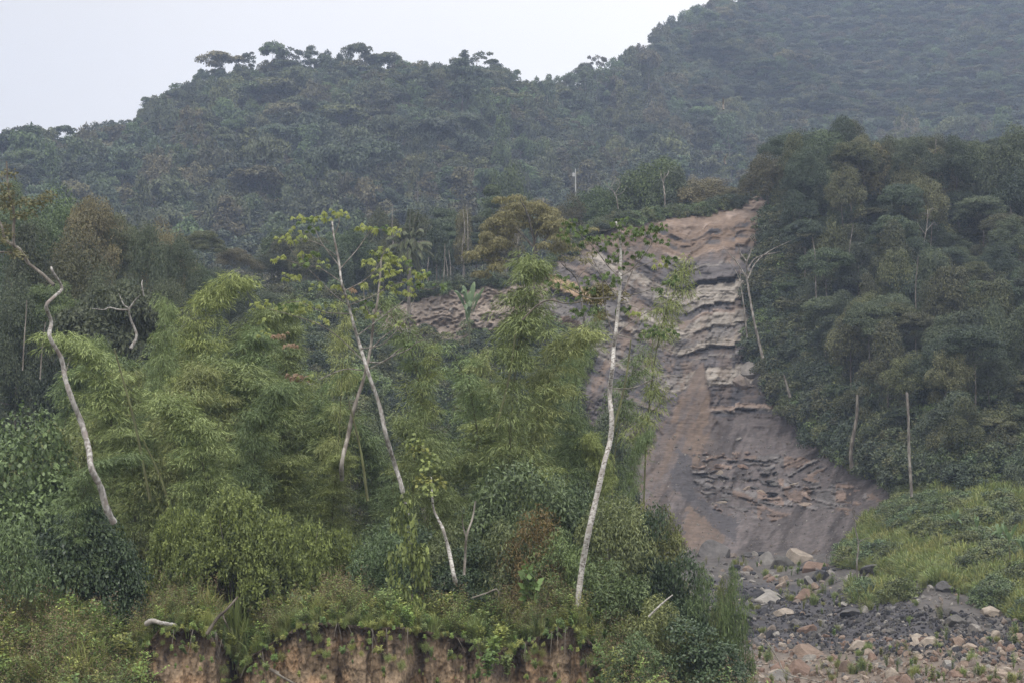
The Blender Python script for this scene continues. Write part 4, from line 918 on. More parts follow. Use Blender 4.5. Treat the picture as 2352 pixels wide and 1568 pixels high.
# shaggy bromeliad laden limb tree right of it
cl = [(1330 + ro.normal() * 40, 565 + ro.normal() * 28) for k in range(14)]
picture_tree('olive_tree', 'small sparse olive tree in front of the layered cliff', 150, [(1345, 760), (1335, 690), (1325, 640), (1290, 605)], [[(1325, 640), (1345, 620), (1385, 605)], [(1300, 610), (1290, 580), (1290, 560)]], cl, .12, 'bark', 'olive', lambda l, c, r: clump_leaves(l, c, .5, 90, .22, .07, r, .6, down=.8), 1, 4)
cl = [(1378 + ro.normal() * 16, 683 + ro.normal() * 14) for k in range(12)]
picture_tree('parasitic_plant', 'dense round olive mistletoe clump hanging in the pale-trunked tree', 63, [(1374, 722), (1370, 700), (1378, 690)], [], cl, .03, 'twig', 'olive', lambda l, c, r: clump_leaves(l, c, .28, 130, .12, .045, r, .8, down=.5), .3, 5, cat='plant')
e_, o_ = snag([(1200, 735), (1230, 705), (1262, 690), (1300, 697), (1350, 690), (1385, 680)], 66, .032, 'dark crooked dead branch reaching across in front of the cliff', mat='twig', name='dead_branch')

# ------------------------------------------------------------------ cecropias and other foreground trunks
def palmate(lv, c, r, n=7, size=.36, pet=.3, lobes=8, tint=.5, droop=.55):
    """a whorl of lobed umbrella leaves on stalks round a branch tip"""
    for k in range(n):
        az = k * 2.4 + r.uniform(-.4, .4); el = r.uniform(-.3, .7)
        s = size * r.uniform(.75, 1.2)
        b = c + pet * r.uniform(.6, 1.2) * np.array([math.cos(az) * math.cos(el), math.sin(az) * math.cos(el), math.sin(el)])
        N = nrm(np.array([math.cos(az) * .5, math.sin(az) * .5, 1.0]) + r.normal(size=3) * .25)
        a1 = nrm(np.cross(N, [0.3, 1, .1])); a2 = np.cross(N, a1)
        th = np.linspace(0, 2 * np.pi, lobes, endpoint=False) + r.uniform(0, 1)
        D = np.cos(th)[:, None] * a1 + np.sin(th)[:, None] * a2 - N * droop
        L = s * (.62 + .38 * (np.cos(th - r.uniform(0, 6.28)) * .5 + .5))
        lv.add(np.repeat(b[None], lobes, 0), D, np.repeat(N[None], lobes, 0), L * .80, s * .24, np.clip(tint + r.normal() * .2 + r.normal(size=lobes) * .06, 0, 1), fold=.1)
c1 = [(1590, 20), (1560, 110), (1640, 110), (1720, 80), (1800, 110), (1770, 150), (1860, 70), (1910, 100), (1950, 110), (2000, 80), (2080, 50), (2150, 60), (2090, 110), (2180, 120), (2010, 40), (1880, 190), (1850, 240), (1930, 270), (1990, 190), (2060, 210), (2230, 230), (1500, 350), (1430, 380), (1640, 400), (1700, 370), (1790, 330), (1820, 380), (1870, 390), (1590, 470), (1640, 560), (1610, 590), (1700, 580), (2200, 400), (2150, 440), (2240, 390), (1930, 560), (2060, 740), (2140, 740), (2090, 700), (2240, 730), (1530, 40), (1650, 30), (1690, 430), (1740, 100), (1960, 60), (2120, 30), (1560, -10), (1900, -30), (1860, 0)]
cl = [Z5(*p) + ('cecg',) for p in c1] + [Z5(2180, 245) + ('cecy',), Z5(1570, 395) + ('cecy',), Z5(1975, 595) + ('cecy',)]
z = lambda *a: [Z5(*p) for p in a]
picture_tree('cecropia_tree', 'tall slender tree with smooth white trunk and dark umbrella-like leaves at the bank edge', 62,
  [(1327, 1425), (1328, 1380), (1340, 1290), (1352, 1220), (1370, 1140), (1388, 1060), (1402, 1010), (1405, 960), (1401, 900)] + z((1845, 950), (1860, 820), (1868, 740), (1882, 620), (1895, 480), (1900, 350), (1905, 220), (1905, 130), (1890, 40), (1870, -20)),
  [z((1868, 765), (1820, 640), (1790, 500), (1770, 330), (1712, 230), (1710, 95)), z((1880, 490), (1830, 430), (1750, 330), (1640, 220), (1560, 110)), z((1885, 485), (1700, 490), (1600, 440), (1500, 385), (1420, 375)),
   z((1897, 355), (1820, 280), (1740, 170), (1650, 80), (1590, 10)), z((1900, 350), (1990, 290), (2100, 150), (2090, 100)), z((1895, 495), (1950, 380), (2000, 260), (2000, 180)), z((1900, 490), (2050, 460), (2180, 425)),
   z((1875, 745), (1960, 660), (2090, 580), (2180, 530), (2260, 470)), z((1880, 735), (1950, 760), (2060, 775), (2130, 770)), z((1895, 520), (1960, 550), (2010, 580)), z((1847, 1095), (1980, 1095), (2150, 1030), (2330, 1010)), z((1990, 290), (2080, 260), (2145, 230))],
  cl, .105, 'whitebark', 'cecg', lambda l, c, r: palmate(l, c, r, 7, .26, .26, 8, droop=1.2), 1.0, 11, limb_r=.2, twig_r=.1)
cl2 = [(655, 550), (668, 556), (690, 505), (703, 500), (715, 495), (770, 487), (785, 490), (740, 497), (715, 522), (700, 560), (680, 535), (830, 520), (845, 525), (870, 515), (885, 520), (900, 525), (650, 600), (700, 590), (720, 590), (735, 600), (600, 710), (612, 706), (640, 700), (655, 706), (620, 740), (605, 765), (680, 640), (665, 640), (700, 610), (860, 570), (880, 570), (900, 600), (915, 590), (930, 595), (940, 620), (965, 630), (955, 622), (910, 630), (950, 650), (900, 650), (870, 620), (870, 640), (885, 660), (800, 710), (825, 710), (800, 680), (850, 720), (930, 640), (975, 625), (730, 660), (720, 700), (700, 700), (740, 740), (680, 700), (760, 700), (845, 600), (890, 585), (920, 660), (1008, 655), (960, 655), (935, 665), (690, 720), (770, 660), (840, 690)]
cl = [c + (('cecy',) if (i % 5 < 3) else ('cecg' if i % 5 == 3 else 'bright',)) for i, c in enumerate(cl2)] + [(688, 868, 'dry'), (672, 862, 'dry'), (700, 872, 'cecy'), (720, 872, 'bright'), (802, 662, 'dry'), (676, 800, 'dry'), (655, 775, 'dry')]
picture_tree('cecropia_tree', 'tree with reddish white trunk and yellow-green umbrella-like leaves, left of centre', 66,
  [(945, 1290), (940, 1235), (933, 1170), (920, 1110), (905, 1065), (888, 1000), (872, 930), (850, 865), (838, 830), (820, 775), (812, 745), (800, 700), (788, 655), (778, 600), (768, 545), (760, 500)],
  [[(836, 830), (790, 785), (740, 750), (680, 730), (610, 712)], [(832, 850), (790, 848), (740, 868), (715, 882), (700, 872)], [(845, 850), (900, 822), (950, 800), (972, 765)], [(800, 700), (770, 680), (730, 640), (690, 600), (655, 555)], [(805, 720), (740, 715), (680, 690), (630, 700)],
   [(790, 670), (840, 640), (870, 600), (880, 560)], [(778, 610), (740, 560), (720, 520)], [(820, 770), (870, 730), (920, 690), (960, 650)], [(780, 620), (820, 570), (850, 525), (880, 520)], [(768, 545), (780, 510), (772, 490)], [(800, 700), (850, 680), (900, 650), (940, 640)], [(786, 650), (740, 620), (700, 612), (655, 600)], [(830, 800), (880, 790), (930, 740), (955, 690)], [(960, 655), (985, 662), (1008, 658)], [(776, 590), (735, 565), (700, 560)]],
  cl, .092, 'lichenbark', 'cecy', lambda l, c, r: palmate(l, c, r, 6, .28, .28, 8, droop=.9), 1.2, 12, limb_r=.22, twig_r=.1)
picture_tree('cecropia_tree', 'second thinner grey trunk crossing behind the yellow-green leaved tree', 70, [(785, 1100), (790, 1060), (798, 1000), (812, 940), (830, 880), (842, 840), (850, 790), (858, 740), (868, 690), (872, 640), (876, 590)],
  [[(850, 800), (880, 770), (915, 745)], [(858, 740), (840, 700), (835, 660)], [(845, 830), (880, 830), (920, 800), (975, 780)]], [(878, 590, 'bright'), (835, 655, 'cecy'), (920, 742, 'bright'), (850, 600, 'bright'), (890, 610, 'cecy'), (945, 790, 'cecg')], .085, 'palebark', 'bright', lambda l, c, r: palmate(l, c, r, 6, .34, .16, 8), .8, 13, limb_r=.35, twig_r=.16)
# left twisted trunk
def moss_fn(lv, c, r): clump_leaves(lv, c, .28, 110, .10, .05, r, .6, down=.4)
picture_tree('twisted_tree', 'twisted grey lichened trunk with a broken top and a mossy limb at the left', 58,
  [(262, 1200), (248, 1165), (238, 1120), (222, 1075), (205, 1030), (182, 970), (165, 915), (148, 870), (136, 820), (118, 775), (106, 735), (110, 705), (124, 680), (130, 655), (122, 625), (117, 613)],
  [[(122, 655), (112, 645), (90, 625), (60, 602), (52, 588), (30, 580), (0, 575), (-60, 580)], [(60, 602), (40, 570), (28, 560), (28, 520), (30, 490), (18, 440), (15, 400), (14, 370)], [(28, 560), (10, 550), (4, 520), (-10, 490)]],
  [(x, y, 'moss') for x, y in [(20, 450), (8, 430), (30, 470), (40, 500), (60, 490), (80, 470), (100, 460), (8, 480), (18, 400), (0, 520), (12, 540), (55, 460), (30, 580), (110, 450), (5, 560), (-5, 460), (45, 590)]], .108, 'lichenbark', 'moss', moss_fn, .7, 14, limb_r=.55, twig_r=.14)
picture_tree('broken_tree', 'short white birch-like stem with a broken top hung with vines, right of the forked trunks', 61, [(1046, 1335), (1042, 1315), (1030, 1260), (1018, 1215), (1008, 1195), (996, 1170), (994, 1140), (990, 1095)], [], [(985, 1075, 'bright'), (978, 1050, 'bright'), (960, 1040, 'weed'), (995, 1060, 'bright'), (970, 1110, 'weed'), (950, 1020, 'bright'), (1000, 1110, 'weed'), (985, 1130, 'bright')], .07, 'whitebark', 'bright', lambda l, c, r: clump_leaves(l, c, .3, 50, .14, .11, r, .9), .4, 15)
snag([(1066, 1320), (1068, 1280), (1072, 1230), (1085, 1190), (1092, 1150)], 62, .05, 'thin twisted grey stem wrapped in lianas beside the short white stem', limbs=[[(1072, 1240), (1062, 1200), (1065, 1180)]], name='thin_stem')
snag([(300, 800), (312, 770), (300, 735), (296, 708)], 96, .18, 'pale knotted trunk of the spreading tree above the left bamboo', mat='lichenbark', limbs=[[(298, 712), (275, 712), (250, 706), (245, 715), (210, 708)], [(298, 708), (312, 690), (330, 680)], [(330, 680), (328, 655), (322, 640)], [(298, 710), (285, 700), (275, 675)]])
snag([(150, 860), (158, 830), (172, 800), (180, 765)], 98, .09, 'bent thin grey stem behind the twisted trunk')
snag([(52, 850), (56, 790), (60, 720), (62, 690)], 100, .08, 'upright thin grey stem left of the twisted trunk')
snag([(92, 870), (96, 800), (104, 740)], 101, .08, 'second thin grey stem left of the twisted trunk')

# ------------------------------------------------------------------ bamboo
def bamboo(seed, H=10., arch=2.2, R=1.9, lo=.25, nbr=90, per=150, gap=0.):
    r = np.random.default_rng(seed); lv = Leaves(); tb = Tubes(); tw = Tubes()
    t = np.linspace(0, 1, 26); az = 0.
    off = arch * np.clip(t - .35, 0, 1) ** 2.2 * 2.2
    zz = H * (t - .16 * np.clip(t - .6, 0, 1) ** 1.6 * 4 * (arch / 2.2)); zz = zz / zz.max() * H
    pts = np.stack([off, .15 * np.sin(t * 5 + seed), zz], 1); pts[0, 2] -= 1
    tb.add(pts, np.linspace(.06, .012, 26), 7)
    for k in range(nbr):
        q = lo + (1 - lo) * r.uniform(0, 1) ** .8; b = np.array([np.interp(q, t, pts[:, j]) for j in range(3)])
        a = r.uniform(0, 6.28); ln = R * (1.15 - .7 * q) * r.uniform(.5, 1.3); rise = r.uniform(.5, 1.25)
        s = np.linspace(0, 1, 7); hx = ln * s * math.cos(rise * .6); hz = ln * (s * math.sin(rise) - s ** 2 * r.uniform(.55, .95))
        bp_ = b + np.stack([hx * math.cos(a), hx * math.sin(a), hz], 1); tw.add(bp_, [.014, .009, .004], 3)
        out_ = np.array([math.cos(a), math.sin(a), 0]) * .5
        for w_ in range(4):            # dense fans of leaves hanging along the branch
            ti = (w_ + r.uniform(.3, 1.1)) / 4.1; c0 = np.array([np.interp(ti, s, bp_[:, j]) for j in range(3)]) + r.normal(size=3) * [.1, .1, .05]
            m = int(per / 4 * r.uniform(.7, 1.4)); f = rdir(m, r) * r.uniform(.3, 1, m)[:, None] ** .5; f[:, 2] = np.abs(f[:, 2]) * .6 - .25 * (f[:, 0] ** 2 + f[:, 1] ** 2)
            c = c0 + f * np.array([.42, .42, .36]) * r.uniform(.8, 1.25)
            rad = nrm(f * [1, 1, .3]); D = nrm(rad * .8 + out_ * .5 + r.normal(size=(m, 3)) * .3 + np.array([0, 0, -.42])); N = nrm(np.array([0, 0, 1.]) + rad * .5 + r.normal(size=(m, 3)) * .4)
            lv.add(c, D, N, r.uniform(.18, .32, m), .030, np.clip(r.normal(.3 + .4 * r.uniform(), .14, m), 0, 1))
    return Kind('bamboo', [('culm', tb.mesh('bamboo_culm', M['culm'])), ('twigs', tw.mesh('bamboo_twigs', M['culm'])), ('foliage', lv.mesh('bamboo_foliage', M['bamboo']))], H, 2 * R)
BAM = [bamboo(1, 10, 1.2, 2.0, .25, 80, 150), bamboo(2, 10, 2.6, 2.0, .2, 90, 140), bamboo(3, 9, 3.2, 1.8, .2, 80, 150), bamboo(4, 11, .8, 1.9, .3, 70, 140), bamboo(5, 8, 2.2, 2.2, .12, 110, 140), bamboo(6, 11, 1.6, 1.8, .25, 44, 100), bamboo(7, 10, 2.4, 1.7, .3, 36, 110)]
BT = [ # u, d, top, width, kind, rot, label
 (1170, 74, 590, 190, 0, .6, 'tallest feathery bamboo in the centre, top touching the wood line'), (1215, 76, 770, 170, 1, 0, 'bamboo with a full drooping head just right of the tallest one'), (1290, 78, 725, 110, 6, -.3, 'thin bamboo arching right in front of the grey cliff'),
 (1100, 76, 790, 170, 5, 3, 'leafy bamboo left of the tallest one'), (985, 72, 700, 130, 6, 3.3, 'bamboo whose bent tip crosses the tan scarp'), (955, 72, 790, 130, 5, 1, 'open bamboo in front of the tan scarp'), (1400, 80, 790, 130, 5, .3, 'bamboo behind the white trunk, in front of the cliff'),
 (1325, 76, 960, 120, 0, 2, 'bamboo just left of the white trunk'), (1470, 84, 610, 120, 6, .2, 'thin bamboo rising right of the white trunk'), (1395, 76, 1010, 110, 4, 4, 'low bamboo around the foot of the cliff view behind the white trunk'), (1450, 78, 1000, 60, 2, .1, 'small yellow-green bamboo tip right of the white trunk'),
 (345, 76, 690, 110, 0, 1.2, 'tall narrow yellowish bamboo over the left grove'), (430, 82, 650, 180, 1, .2, 'broad bamboo top, highest of the left grove'), (500, 84, 700, 150, 2, .3, 'bamboo on the right flank of the left grove\'s top'), (250, 74, 790, 200, 1, 3.0, 'full bamboo beside the twisted trunk'), (540, 80, 760, 170, 0, 0.4, 'bamboo left of the yellow-green leaved tree'),
 (640, 78, 840, 190, 2, 2.7, 'bamboo with leaning head under the yellow-green leaved tree'), (720, 80, 860, 150, 1, .3, 'bamboo just left of the forked trunks'), (490, 68, 920, 190, 4, 3.2, 'low bamboo with a domed head in the middle of the left grove'), (590, 70, 900, 150, 4, 0, 'low bamboo right of the domed one'), (390, 72, 850, 180, 4, 1, 'low bamboo in front of the narrow yellowish one'),
 (180, 62, 1055, 130, 2, .1, 'small bamboo bending over the base of the twisted trunk'), (1010, 70, 970, 150, 4, 3, 'pale bamboo mound between forked trunks and the tallest bamboo'), (770, 74, 690, 110, 5, 2, 'thin bamboo behind the crown of the yellow-green leaved tree')]
for (u, d, vt_, wd, k, rot, lab) in BT:
    put(BAM[k], u, d, vt_, wd * (1.35 if wd > 115 else 1.1), groundN, lab, 'bamboo', 'bamboo of the grove behind the bank', rot=rot, tilt=(random.uniform(-.03, .03), random.uniform(-.05, .05)))
BX = []
for row, (d0, v0) in enumerate([(90, 770), (84, 850), (78, 930), (73, 1010)]):
    for u in np.arange(130 + row * 27, 1400, 112):
        vt_ = v0 + random.uniform(-45, 50)
        if u > 820: vt_ += 90 if row < 2 else 40
        if 800 < u < 1080 and row <= 1: continue
        if u > 1260: continue
        if u < 260: vt_ += 60
        BX.append((u + random.uniform(-25, 25), d0 + random.uniform(-2, 2), vt_, random.uniform(160, 220)))
for (u, d, vt_, wd) in BX:
    put(BAM[random.choice([0, 1, 2, 3, 4, 4, 5])], u, d, vt_, wd, groundN, near_label(random.choice(['drooping', 'leafy', 'bent', 'feathery']), 'bamboo in the grove', u, vt_ + 40, [(160, 900, 'the twisted trunk'), (345, 760, 'the tall yellowish bamboo'), (490, 970, 'the domed bamboo'), (550, 1050, 'the big rounded shrub'), (700, 860, 'the hanging yellow-green branch'), (860, 960, 'the reddish white trunk'), (800, 1000, 'the second grey trunk'), (1180, 800, 'the tallest centre bamboo'), (1390, 900, 'the white trunk'), (1010, 1050, 'the pale bamboo mound'), (1200, 1020, 'the glossy-leaved tree')]), 'bamboo', 'bamboo inside the dense grove', tilt=(random.uniform(-.05, .05), random.uniform(-.06, .06)))
# leaning dark culms
for (a, b, d, lab) in [((345, 1150), (262, 800), 69, 'long dark leaning bamboo culm in the left grove'), ((395, 1180), (330, 1010), 68, 'short dark leaning bamboo culm below the domed bamboo'), ((845, 1150), (800, 920), 68, 'green ringed bamboo culm between the forked trunks'), ((1140, 980), (1185, 760), 73.5, 'dark slanting bamboo culm in the centre'), ((1408, 990), (1450, 780), 75, 'green bamboo culm just right of the white trunk'), ((1660, 1150), (1660, 1149), 75, None)]:
    if lab: snag([a, ((a[0] + b[0]) / 2 + 6, (a[1] + b[1]) / 2), b], d, .055, lab, mat='culm', name='bamboo_culm')

# ------------------------------------------------------------------ foreground shrubs
def big_shrub(name, seed, H, R, nclump, nleaf, L, W, leaf, style='bush', bark='twig', r0=.07):
    t, c = crown_tree(name, seed, H, R, style, nclump, nleaf, L, W, leaf, bark, r0); return Kind(name, [('stem', t), ('foliage', c)], H, 2 * R)
def tuft_shrub(name, seed, H, R, ntuft, leaf, L, W, n=9, up=.6):
    """shrub whose leaves sit in upright rosettes at twig tips, over a rounded shell of sub-mounds"""
    r = np.random.default_rng(seed); lv = Leaves(); tb = Tubes(); cs = []
    subs = [(r.uniform(0, 6.28), r.uniform(0, 1) ** .5, r.uniform(.22, .36)) for _ in range(26)]
    tips = []
    for k in range(ntuft):
        a, q, rr = subs[r.integers(len(subs))]; c = np.array([R * .75 * q * math.cos(a), R * .75 * q * math.sin(a), H * (.72 - .45 * q ** 2) * r.uniform(.75, 1.0)])
        d = rdir(1, r)[0]; d[2] = abs(d[2]) * 1.1 - .3
        tips.append(c + d * rr * np.array([R, R, H * .75]) * r.uniform(.7, 1.05))
    tips = np.array(tips); tips[:, 2] = np.clip(tips[:, 2], .1, H)
    B = np.repeat(tips, n, 0) + r.normal(size=(ntuft * n, 3)) * L * .5
    D = nrm(rdir(ntuft * n, r) + np.array([0, 0, up])); N = nrm(np.array([0, 0, 1.]) + r.normal(size=D.shape) * .6)
    tt = np.repeat(np.clip(r.normal(.5, .2, ntuft), 0, 1), n) + r.normal(size=ntuft * n) * .1
    lv.add(B, D, N, L * r.uniform(.7, 1.3, len(B)), W, np.clip(tt, 0, 1), fold=.08)
    for k in range(26):
        a = r.uniform(0, 6.28); q = r.uniform(.1, 1); e_ = np.array([R * .7 * q * math.cos(a), R * .7 * q * math.sin(a), H * r.uniform(.45, .8)])
        tb.add(smooth_path([(e_[0] * .15, e_[1] * .15, -.3), e_ * [.45, .45, .5], e_], 3), [.035, .025, .01], 5)
    return Kind(name, [('stem', tb.mesh('stem', M['bark'])), ('foliage', lv.mesh('foliage', M[leaf]))], H, 2 * R)
rb = tuft_shrub('round_shrub', 5, 4.2, 2.9, 6500, 'bright', .115, .065, 9, .7)
put(rb, 552, 65, 1066, 360, groundN, 'big rounded bright green shrub on the bank top', 'shrub', rot=1.0)
rb2 = tuft_shrub('round_shrub', 6, 3.0, 2.0, 3200, 'bright', .11, .06, 9, .6)
put(rb2, 700, 66.5, 1150, 190, groundN, 'darker lobe shrub joined to the right of the big rounded shrub', 'shrub')
put(rb2, 420, 66.0, 1110, 190, groundN, 'leafy shrub on the left flank of the big rounded shrub', 'shrub')
put(rb2, 790, 67.5, 1170, 150, groundN, 'dark shrub between the big rounded shrub and the reddish white trunk', 'shrub')
vm_ = big_shrub('vine_mound', 7, 3.2, 2.0, 40, 15000, .125, .10, 'darkleaf')
put(vm_, 190, 63, 1105, 215, groundN, 'dark mound of heart-leaved vine at the foot of the twisted trunk', 'vine')
put(vm_, 270, 62.6, 1180, 150, groundN, 'lower dark vine mound leaning against the big rounded shrub', 'vine')
lw = big_shrub('willow_shrub', 8, 3.2, 1.8, 30, 7000, .17, .05, 'shrub')
put(lw, 30, 60, 1140, 170, groundN, 'greyish narrow-leaved shrub at the left edge', 'shrub')
vl = big_shrub('leafy_vine', 9, 7.0, 3.2, 46, 13000, .20, .15, 'shrub', 'bush')
put(vl, 40, 72, 860, 300, groundN, 'curtain of broad-leaved creeper at the left edge behind the twisted trunk', 'vine')
put(vl, 95, 76, 900, 220, groundN, 'creeper covered tree left of the twisted trunk', 'tree')
gl = big_shrub('glossy_tree', 10, 6.0, 2.6, 34, 9000, .23, .085, 'shrub', 'round', 'bark', .08)
gd = big_shrub('glossy_tree', 19, 6.0, 2.6, 34, 10000, .22, .11, 'darkleaf', 'bush', 'bark', .08)
put(gl, 1200, 68, 1000, 230, groundN, 'glossy-leaved small tree in the middle behind the reddish shrub', 'tree')
put(gl, 1300, 69, 1050, 150, groundN, 'glossy-leaved small tree left of the white trunk', 'tree')
put(gl, 1400, 66, 1085, 160, groundN, 'leafy small tree directly behind the white trunk', 'tree')
put(gl, 1500, 68, 1095, 150, groundN, 'dark rounded tree right of the white trunk, before the brown scree', 'tree')
put(gd, 1500, 67, 1130, 130, groundN, 'vine-hung lower part of the rounded tree right of the white trunk', 'vine')
sd_k = big_shrub('seeding_shrub', 11, 3.4, 1.8, 34, 5200, .15, .045, 'seed')
put(sd_k, 1225, 64.5, 1142, 150, groundN, 'reddish brown seeding shrub in the middle of the bank top', 'shrub')
sd2 = big_shrub('narrow_leaved_shrub', 12, 3.4, 2.0, 36, 8000, .19, .05, 'shrub')
put(sd2, 1150, 65.5, 1175, 170, groundN, 'narrow-leaved shrub left of the reddish seeding shrub', 'shrub')
put(sd2, 1290, 64, 1200, 150, groundN, 'narrow-leaved shrub between the seeding shrub and the white trunk', 'shrub')
put(sd2, 1400, 64, 1270, 190, groundN, 'hanging narrow-leaved shrub at the right foot of the white trunk', 'shrub')
put(gd, 1560, 66, 1240, 140, groundN, 'vine-covered tree at the right end of the bank', 'tree')
put(sd2, 1610, 66, 1275, 130, groundN, 'light green leafy shrub overhanging the rubble', 'shrub')
put(sd2, 1500, 62, 1350, 190, groundN, 'shrub on the slope at the bank\'s right end', 'shrub')
put(gd, 1585, 61, 1400, 210, groundN, 'dark creeper mound at the bottom right of the bank', 'vine')
put(gd, 1680, 63, 1480, 170, groundN, 'dark creeper mound at the edge of the rubble, at the bottom', 'vine')
put(sd2, 1460, 60, 1440, 150, groundN, 'weedy shrub just right of the bank\'s bare end', 'shrub')
put(gl, 900, 68, 1150, 160, groundN, 'leafy shrub behind the reddish white trunk', 'shrub')
put(sd2, 880, 65, 1200, 160, groundN, 'shrub left of the foot of the reddish white trunk', 'shrub')
put(gd, 960, 66, 1190, 170, groundN, 'shrub between reddish white trunk and short white stem', 'shrub')
put(sd2, 1030, 66, 1180, 150, groundN, 'light shrub behind the short white stem', 'shrub')
put(gd, 1080, 65, 1230, 150, groundN, 'dark shrub right of the short white stem', 'shrub')
yl = big_shrub('creeper', 13, 3.2, 1.0, 16, 1500, .16, .12, 'bright')
put(yl, 945, 63, 1020, 90, groundN, 'yellow-green heart-leaved creeper climbing beside the reddish white trunk', 'vine')
for i, (u, d, t_, w_) in enumerate([(1680, 64, 1268, 90), (1655, 64.5, 1300, 80)]):
    put(sd2, u, d, t_, w_, groundN, ['slim branch of leaves reaching out over the rubble', 'leafy shoot below the slim branch over the rubble'][i], 'shrub')
# far left background filler shrubs behind herbs
# herbs ----------------------------------------------------------
def grass_tuft(seed, n=170, H=1.0, sp=.35, W=.022, mat='grass'):
    r = np.random.default_rng(seed); Vs = []; Fs = []; ts = []; n0 = 0
    for k in range(n):
        a = r.uniform(0, 6.28); b = np.array([r.normal() * .12, r.normal() * .12, -.05]); ln = H * r.uniform(.5, 1.1); o = sp * r.uniform(.3, 1.5)
        t = np.array([0, .45, .8, 1.]); c = b + np.stack([o * t ** 1.8 * math.cos(a), o * t ** 1.8 * math.sin(a), ln * (t - .25 * t ** 3 * o / sp)], 1)
        s = np.array([-math.sin(a), math.cos(a), 0]) + r.normal(size=3) * .3; w_ = W * np.array([.8, 1, .6, .08])
        Vs.append(np.stack([c - s * w_[:, None] / 2, c + s * w_[:, None] / 2], 1).reshape(-1, 3)); tt = np.clip(r.normal(.5, .2), 0, 1)
        for i in range(3): Fs.append([n0 + 2 * i, n0 + 2 * i + 1, n0 + 2 * i + 3, n0 + 2 * i + 2]); ts.append(tt)
        n0 += 8
    return Kind('grass_tussock', [('blades', mesh_np('blades', np.concatenate(Vs), Fs, M[mat], tint=ts))], H, 2 * sp * 1.4)
def weed(seed, H=.9, stems=9, per=26, L=.10, W=.055, mat='weed', top=None):
    r = np.random.default_rng(seed); lv = Leaves(); tb = Tubes(); fl = Leaves()
    for k in range(stems):
        a = r.uniform(0, 6.28); o = r.uniform(.05, .38) * H; h = H * r.uniform(.6, 1.05)
        ps = smooth_path([(0, 0, -.1), (o * .5 * math.cos(a), o * .5 * math.sin(a), h * .55), (o * math.cos(a), o * math.sin(a), h)], 4); tb.add(ps, [.008, .006, .003], 4)
        ti = r.uniform(.15, 1, per); c = np.stack([np.interp(ti, np.linspace(0, 1, len(ps)), ps[:, j]) for j in range(3)], 1)
        D = rdir(per, r) * [1, 1, .4] + [0, 0, .12]; lv.add(c, D, nrm(np.array([0, 0, 1.]) + r.normal(size=(per, 3)) * .4), L * r.uniform(.6, 1.3, per), W, np.clip(r.normal(.5, .2, per), 0, 1))
        if top: m = 14; fl.add(ps[-1] + r.normal(size=(m, 3)) * [.05, .05, .09] * H, rdir(m, r), rdir(m, r), .035, .02, np.clip(r.normal(.6, .2, m), 0, 1))
    parts = [('stem', tb.mesh('stem', M['culm'])), ('leaves', lv.mesh('leaves', M[mat]))]
    if top: parts.append(('flowers', fl.mesh('flowers', M[top])))
    return Kind('weed', parts, H, H * .8)
GR = [grass_tuft(1, 190, 1.1, .42, .026), grass_tuft(2, 150, .8, .30, .022), grass_tuft(3, 130, .55, .30, .020)]
WD = [weed(1, .9, 10, 26, .10, .055), weed(2, 1.2, 12, 30, .08, .03, top='dry'), weed(3, .6, 8, 24, .13, .085), weed(4, .9, 12, 34, .07, .026, top='moss'), weed(5, .45, 9, 26, .09, .06)]
M['ginger'] = M['banana']
# named clumps
put(GR[0], 480, 62.5, 1322, 130, groundN, 'tall grass tussock with arching blades in front of the big rounded shrub', 'grass')
put(GR[0], 545, 63, 1330, 120, groundN, 'grass tussock right of the tallest one, under the big rounded shrub', 'grass')
put(GR[1], 560, 62.5, 1395, 110, groundN, 'grass tussock in the gully of the bank', 'grass')
put(GR[2], 620, 61.5, 1425, 100, groundN, 'grass tussock at the right side of the gully', 'grass')
put(GR[0], 135, 61, 1330, 110, groundN, 'grass tussock among the weeds on the left', 'grass')
put(GR[1], 425, 60.4, 1400, 80, groundN, 'short grass tussock on the rim of the bank', 'grass')
put(BAN[1], 690, 62.5, 1335, 90, groundN, 'small banana-like plant with bent yellow-green leaves on the bank top', 'plant', sink=.7)
GF = [grass_tuft(4, 60, 1.5, .55, .07), grass_tuft(5, 50, 1.2, .5, .06), grass_tuft(6, 70, 1.0, .6, .06)]
BL = weed(9, .8, 10, 16, .15, .10)
put(BL, 900, 60.2, 1395, 60, groundN, 'broad-leaved plant with pale leaves at the bank rim', 'plant')
put(BL, 1215, 62.5, 1270, 80, groundN, 'large lobed-leaf plant in front of the reddish shrub', 'plant', sink=.2)
# herbs laid as stuff, a few as things
hr = np.random.default_rng(17)
WDL = ['fine-leaved weed', 'tall brown-headed weed', 'broad-leaved weed', 'feathery weed', 'low creeping weed']
WDA = {0: 'on the bank top', 1: 'on the weedy slope at the left'}
for i in range(90):
    u = hr.uniform(0, 1480); d = float(edged(u)) + hr.uniform(.2, 3.5); k = int(hr.integers(0, 5)); z = float(groundN(u, d)); s = hr.uniform(.7, 1.3)
    thing(WD[k], (X(u, d), d, z), (s, s, s), hr.uniform(0, 6.28), WDL[k] + ' ' + WDA[int(u < 280)], 'weed', 'weeds on and beside the bank', 'weed')
n = 9500
u = hr.uniform(-300, 1780, n); dd = hr.uniform(0, 1, n) ** 1.3 * 20 + .25; d = edged(u) + dd; z = groundN(u, d)
left = u < 300; s = hr.uniform(.6, 1.4, n) * np.where(left, 1.15, 1.0) * (.55 + .45 * sstep(0, 2.5, dd))
mass = fbm(u / 90, d / 4, 120, 3); pk = np.where(mass > .55, hr.choice([0, 2, 0, 4], n), hr.choice([1, 3, 0, 4], n)); pk = np.where(hr.uniform(0, 1, n) < .13, hr.choice([5, 6, 7], n), pk)
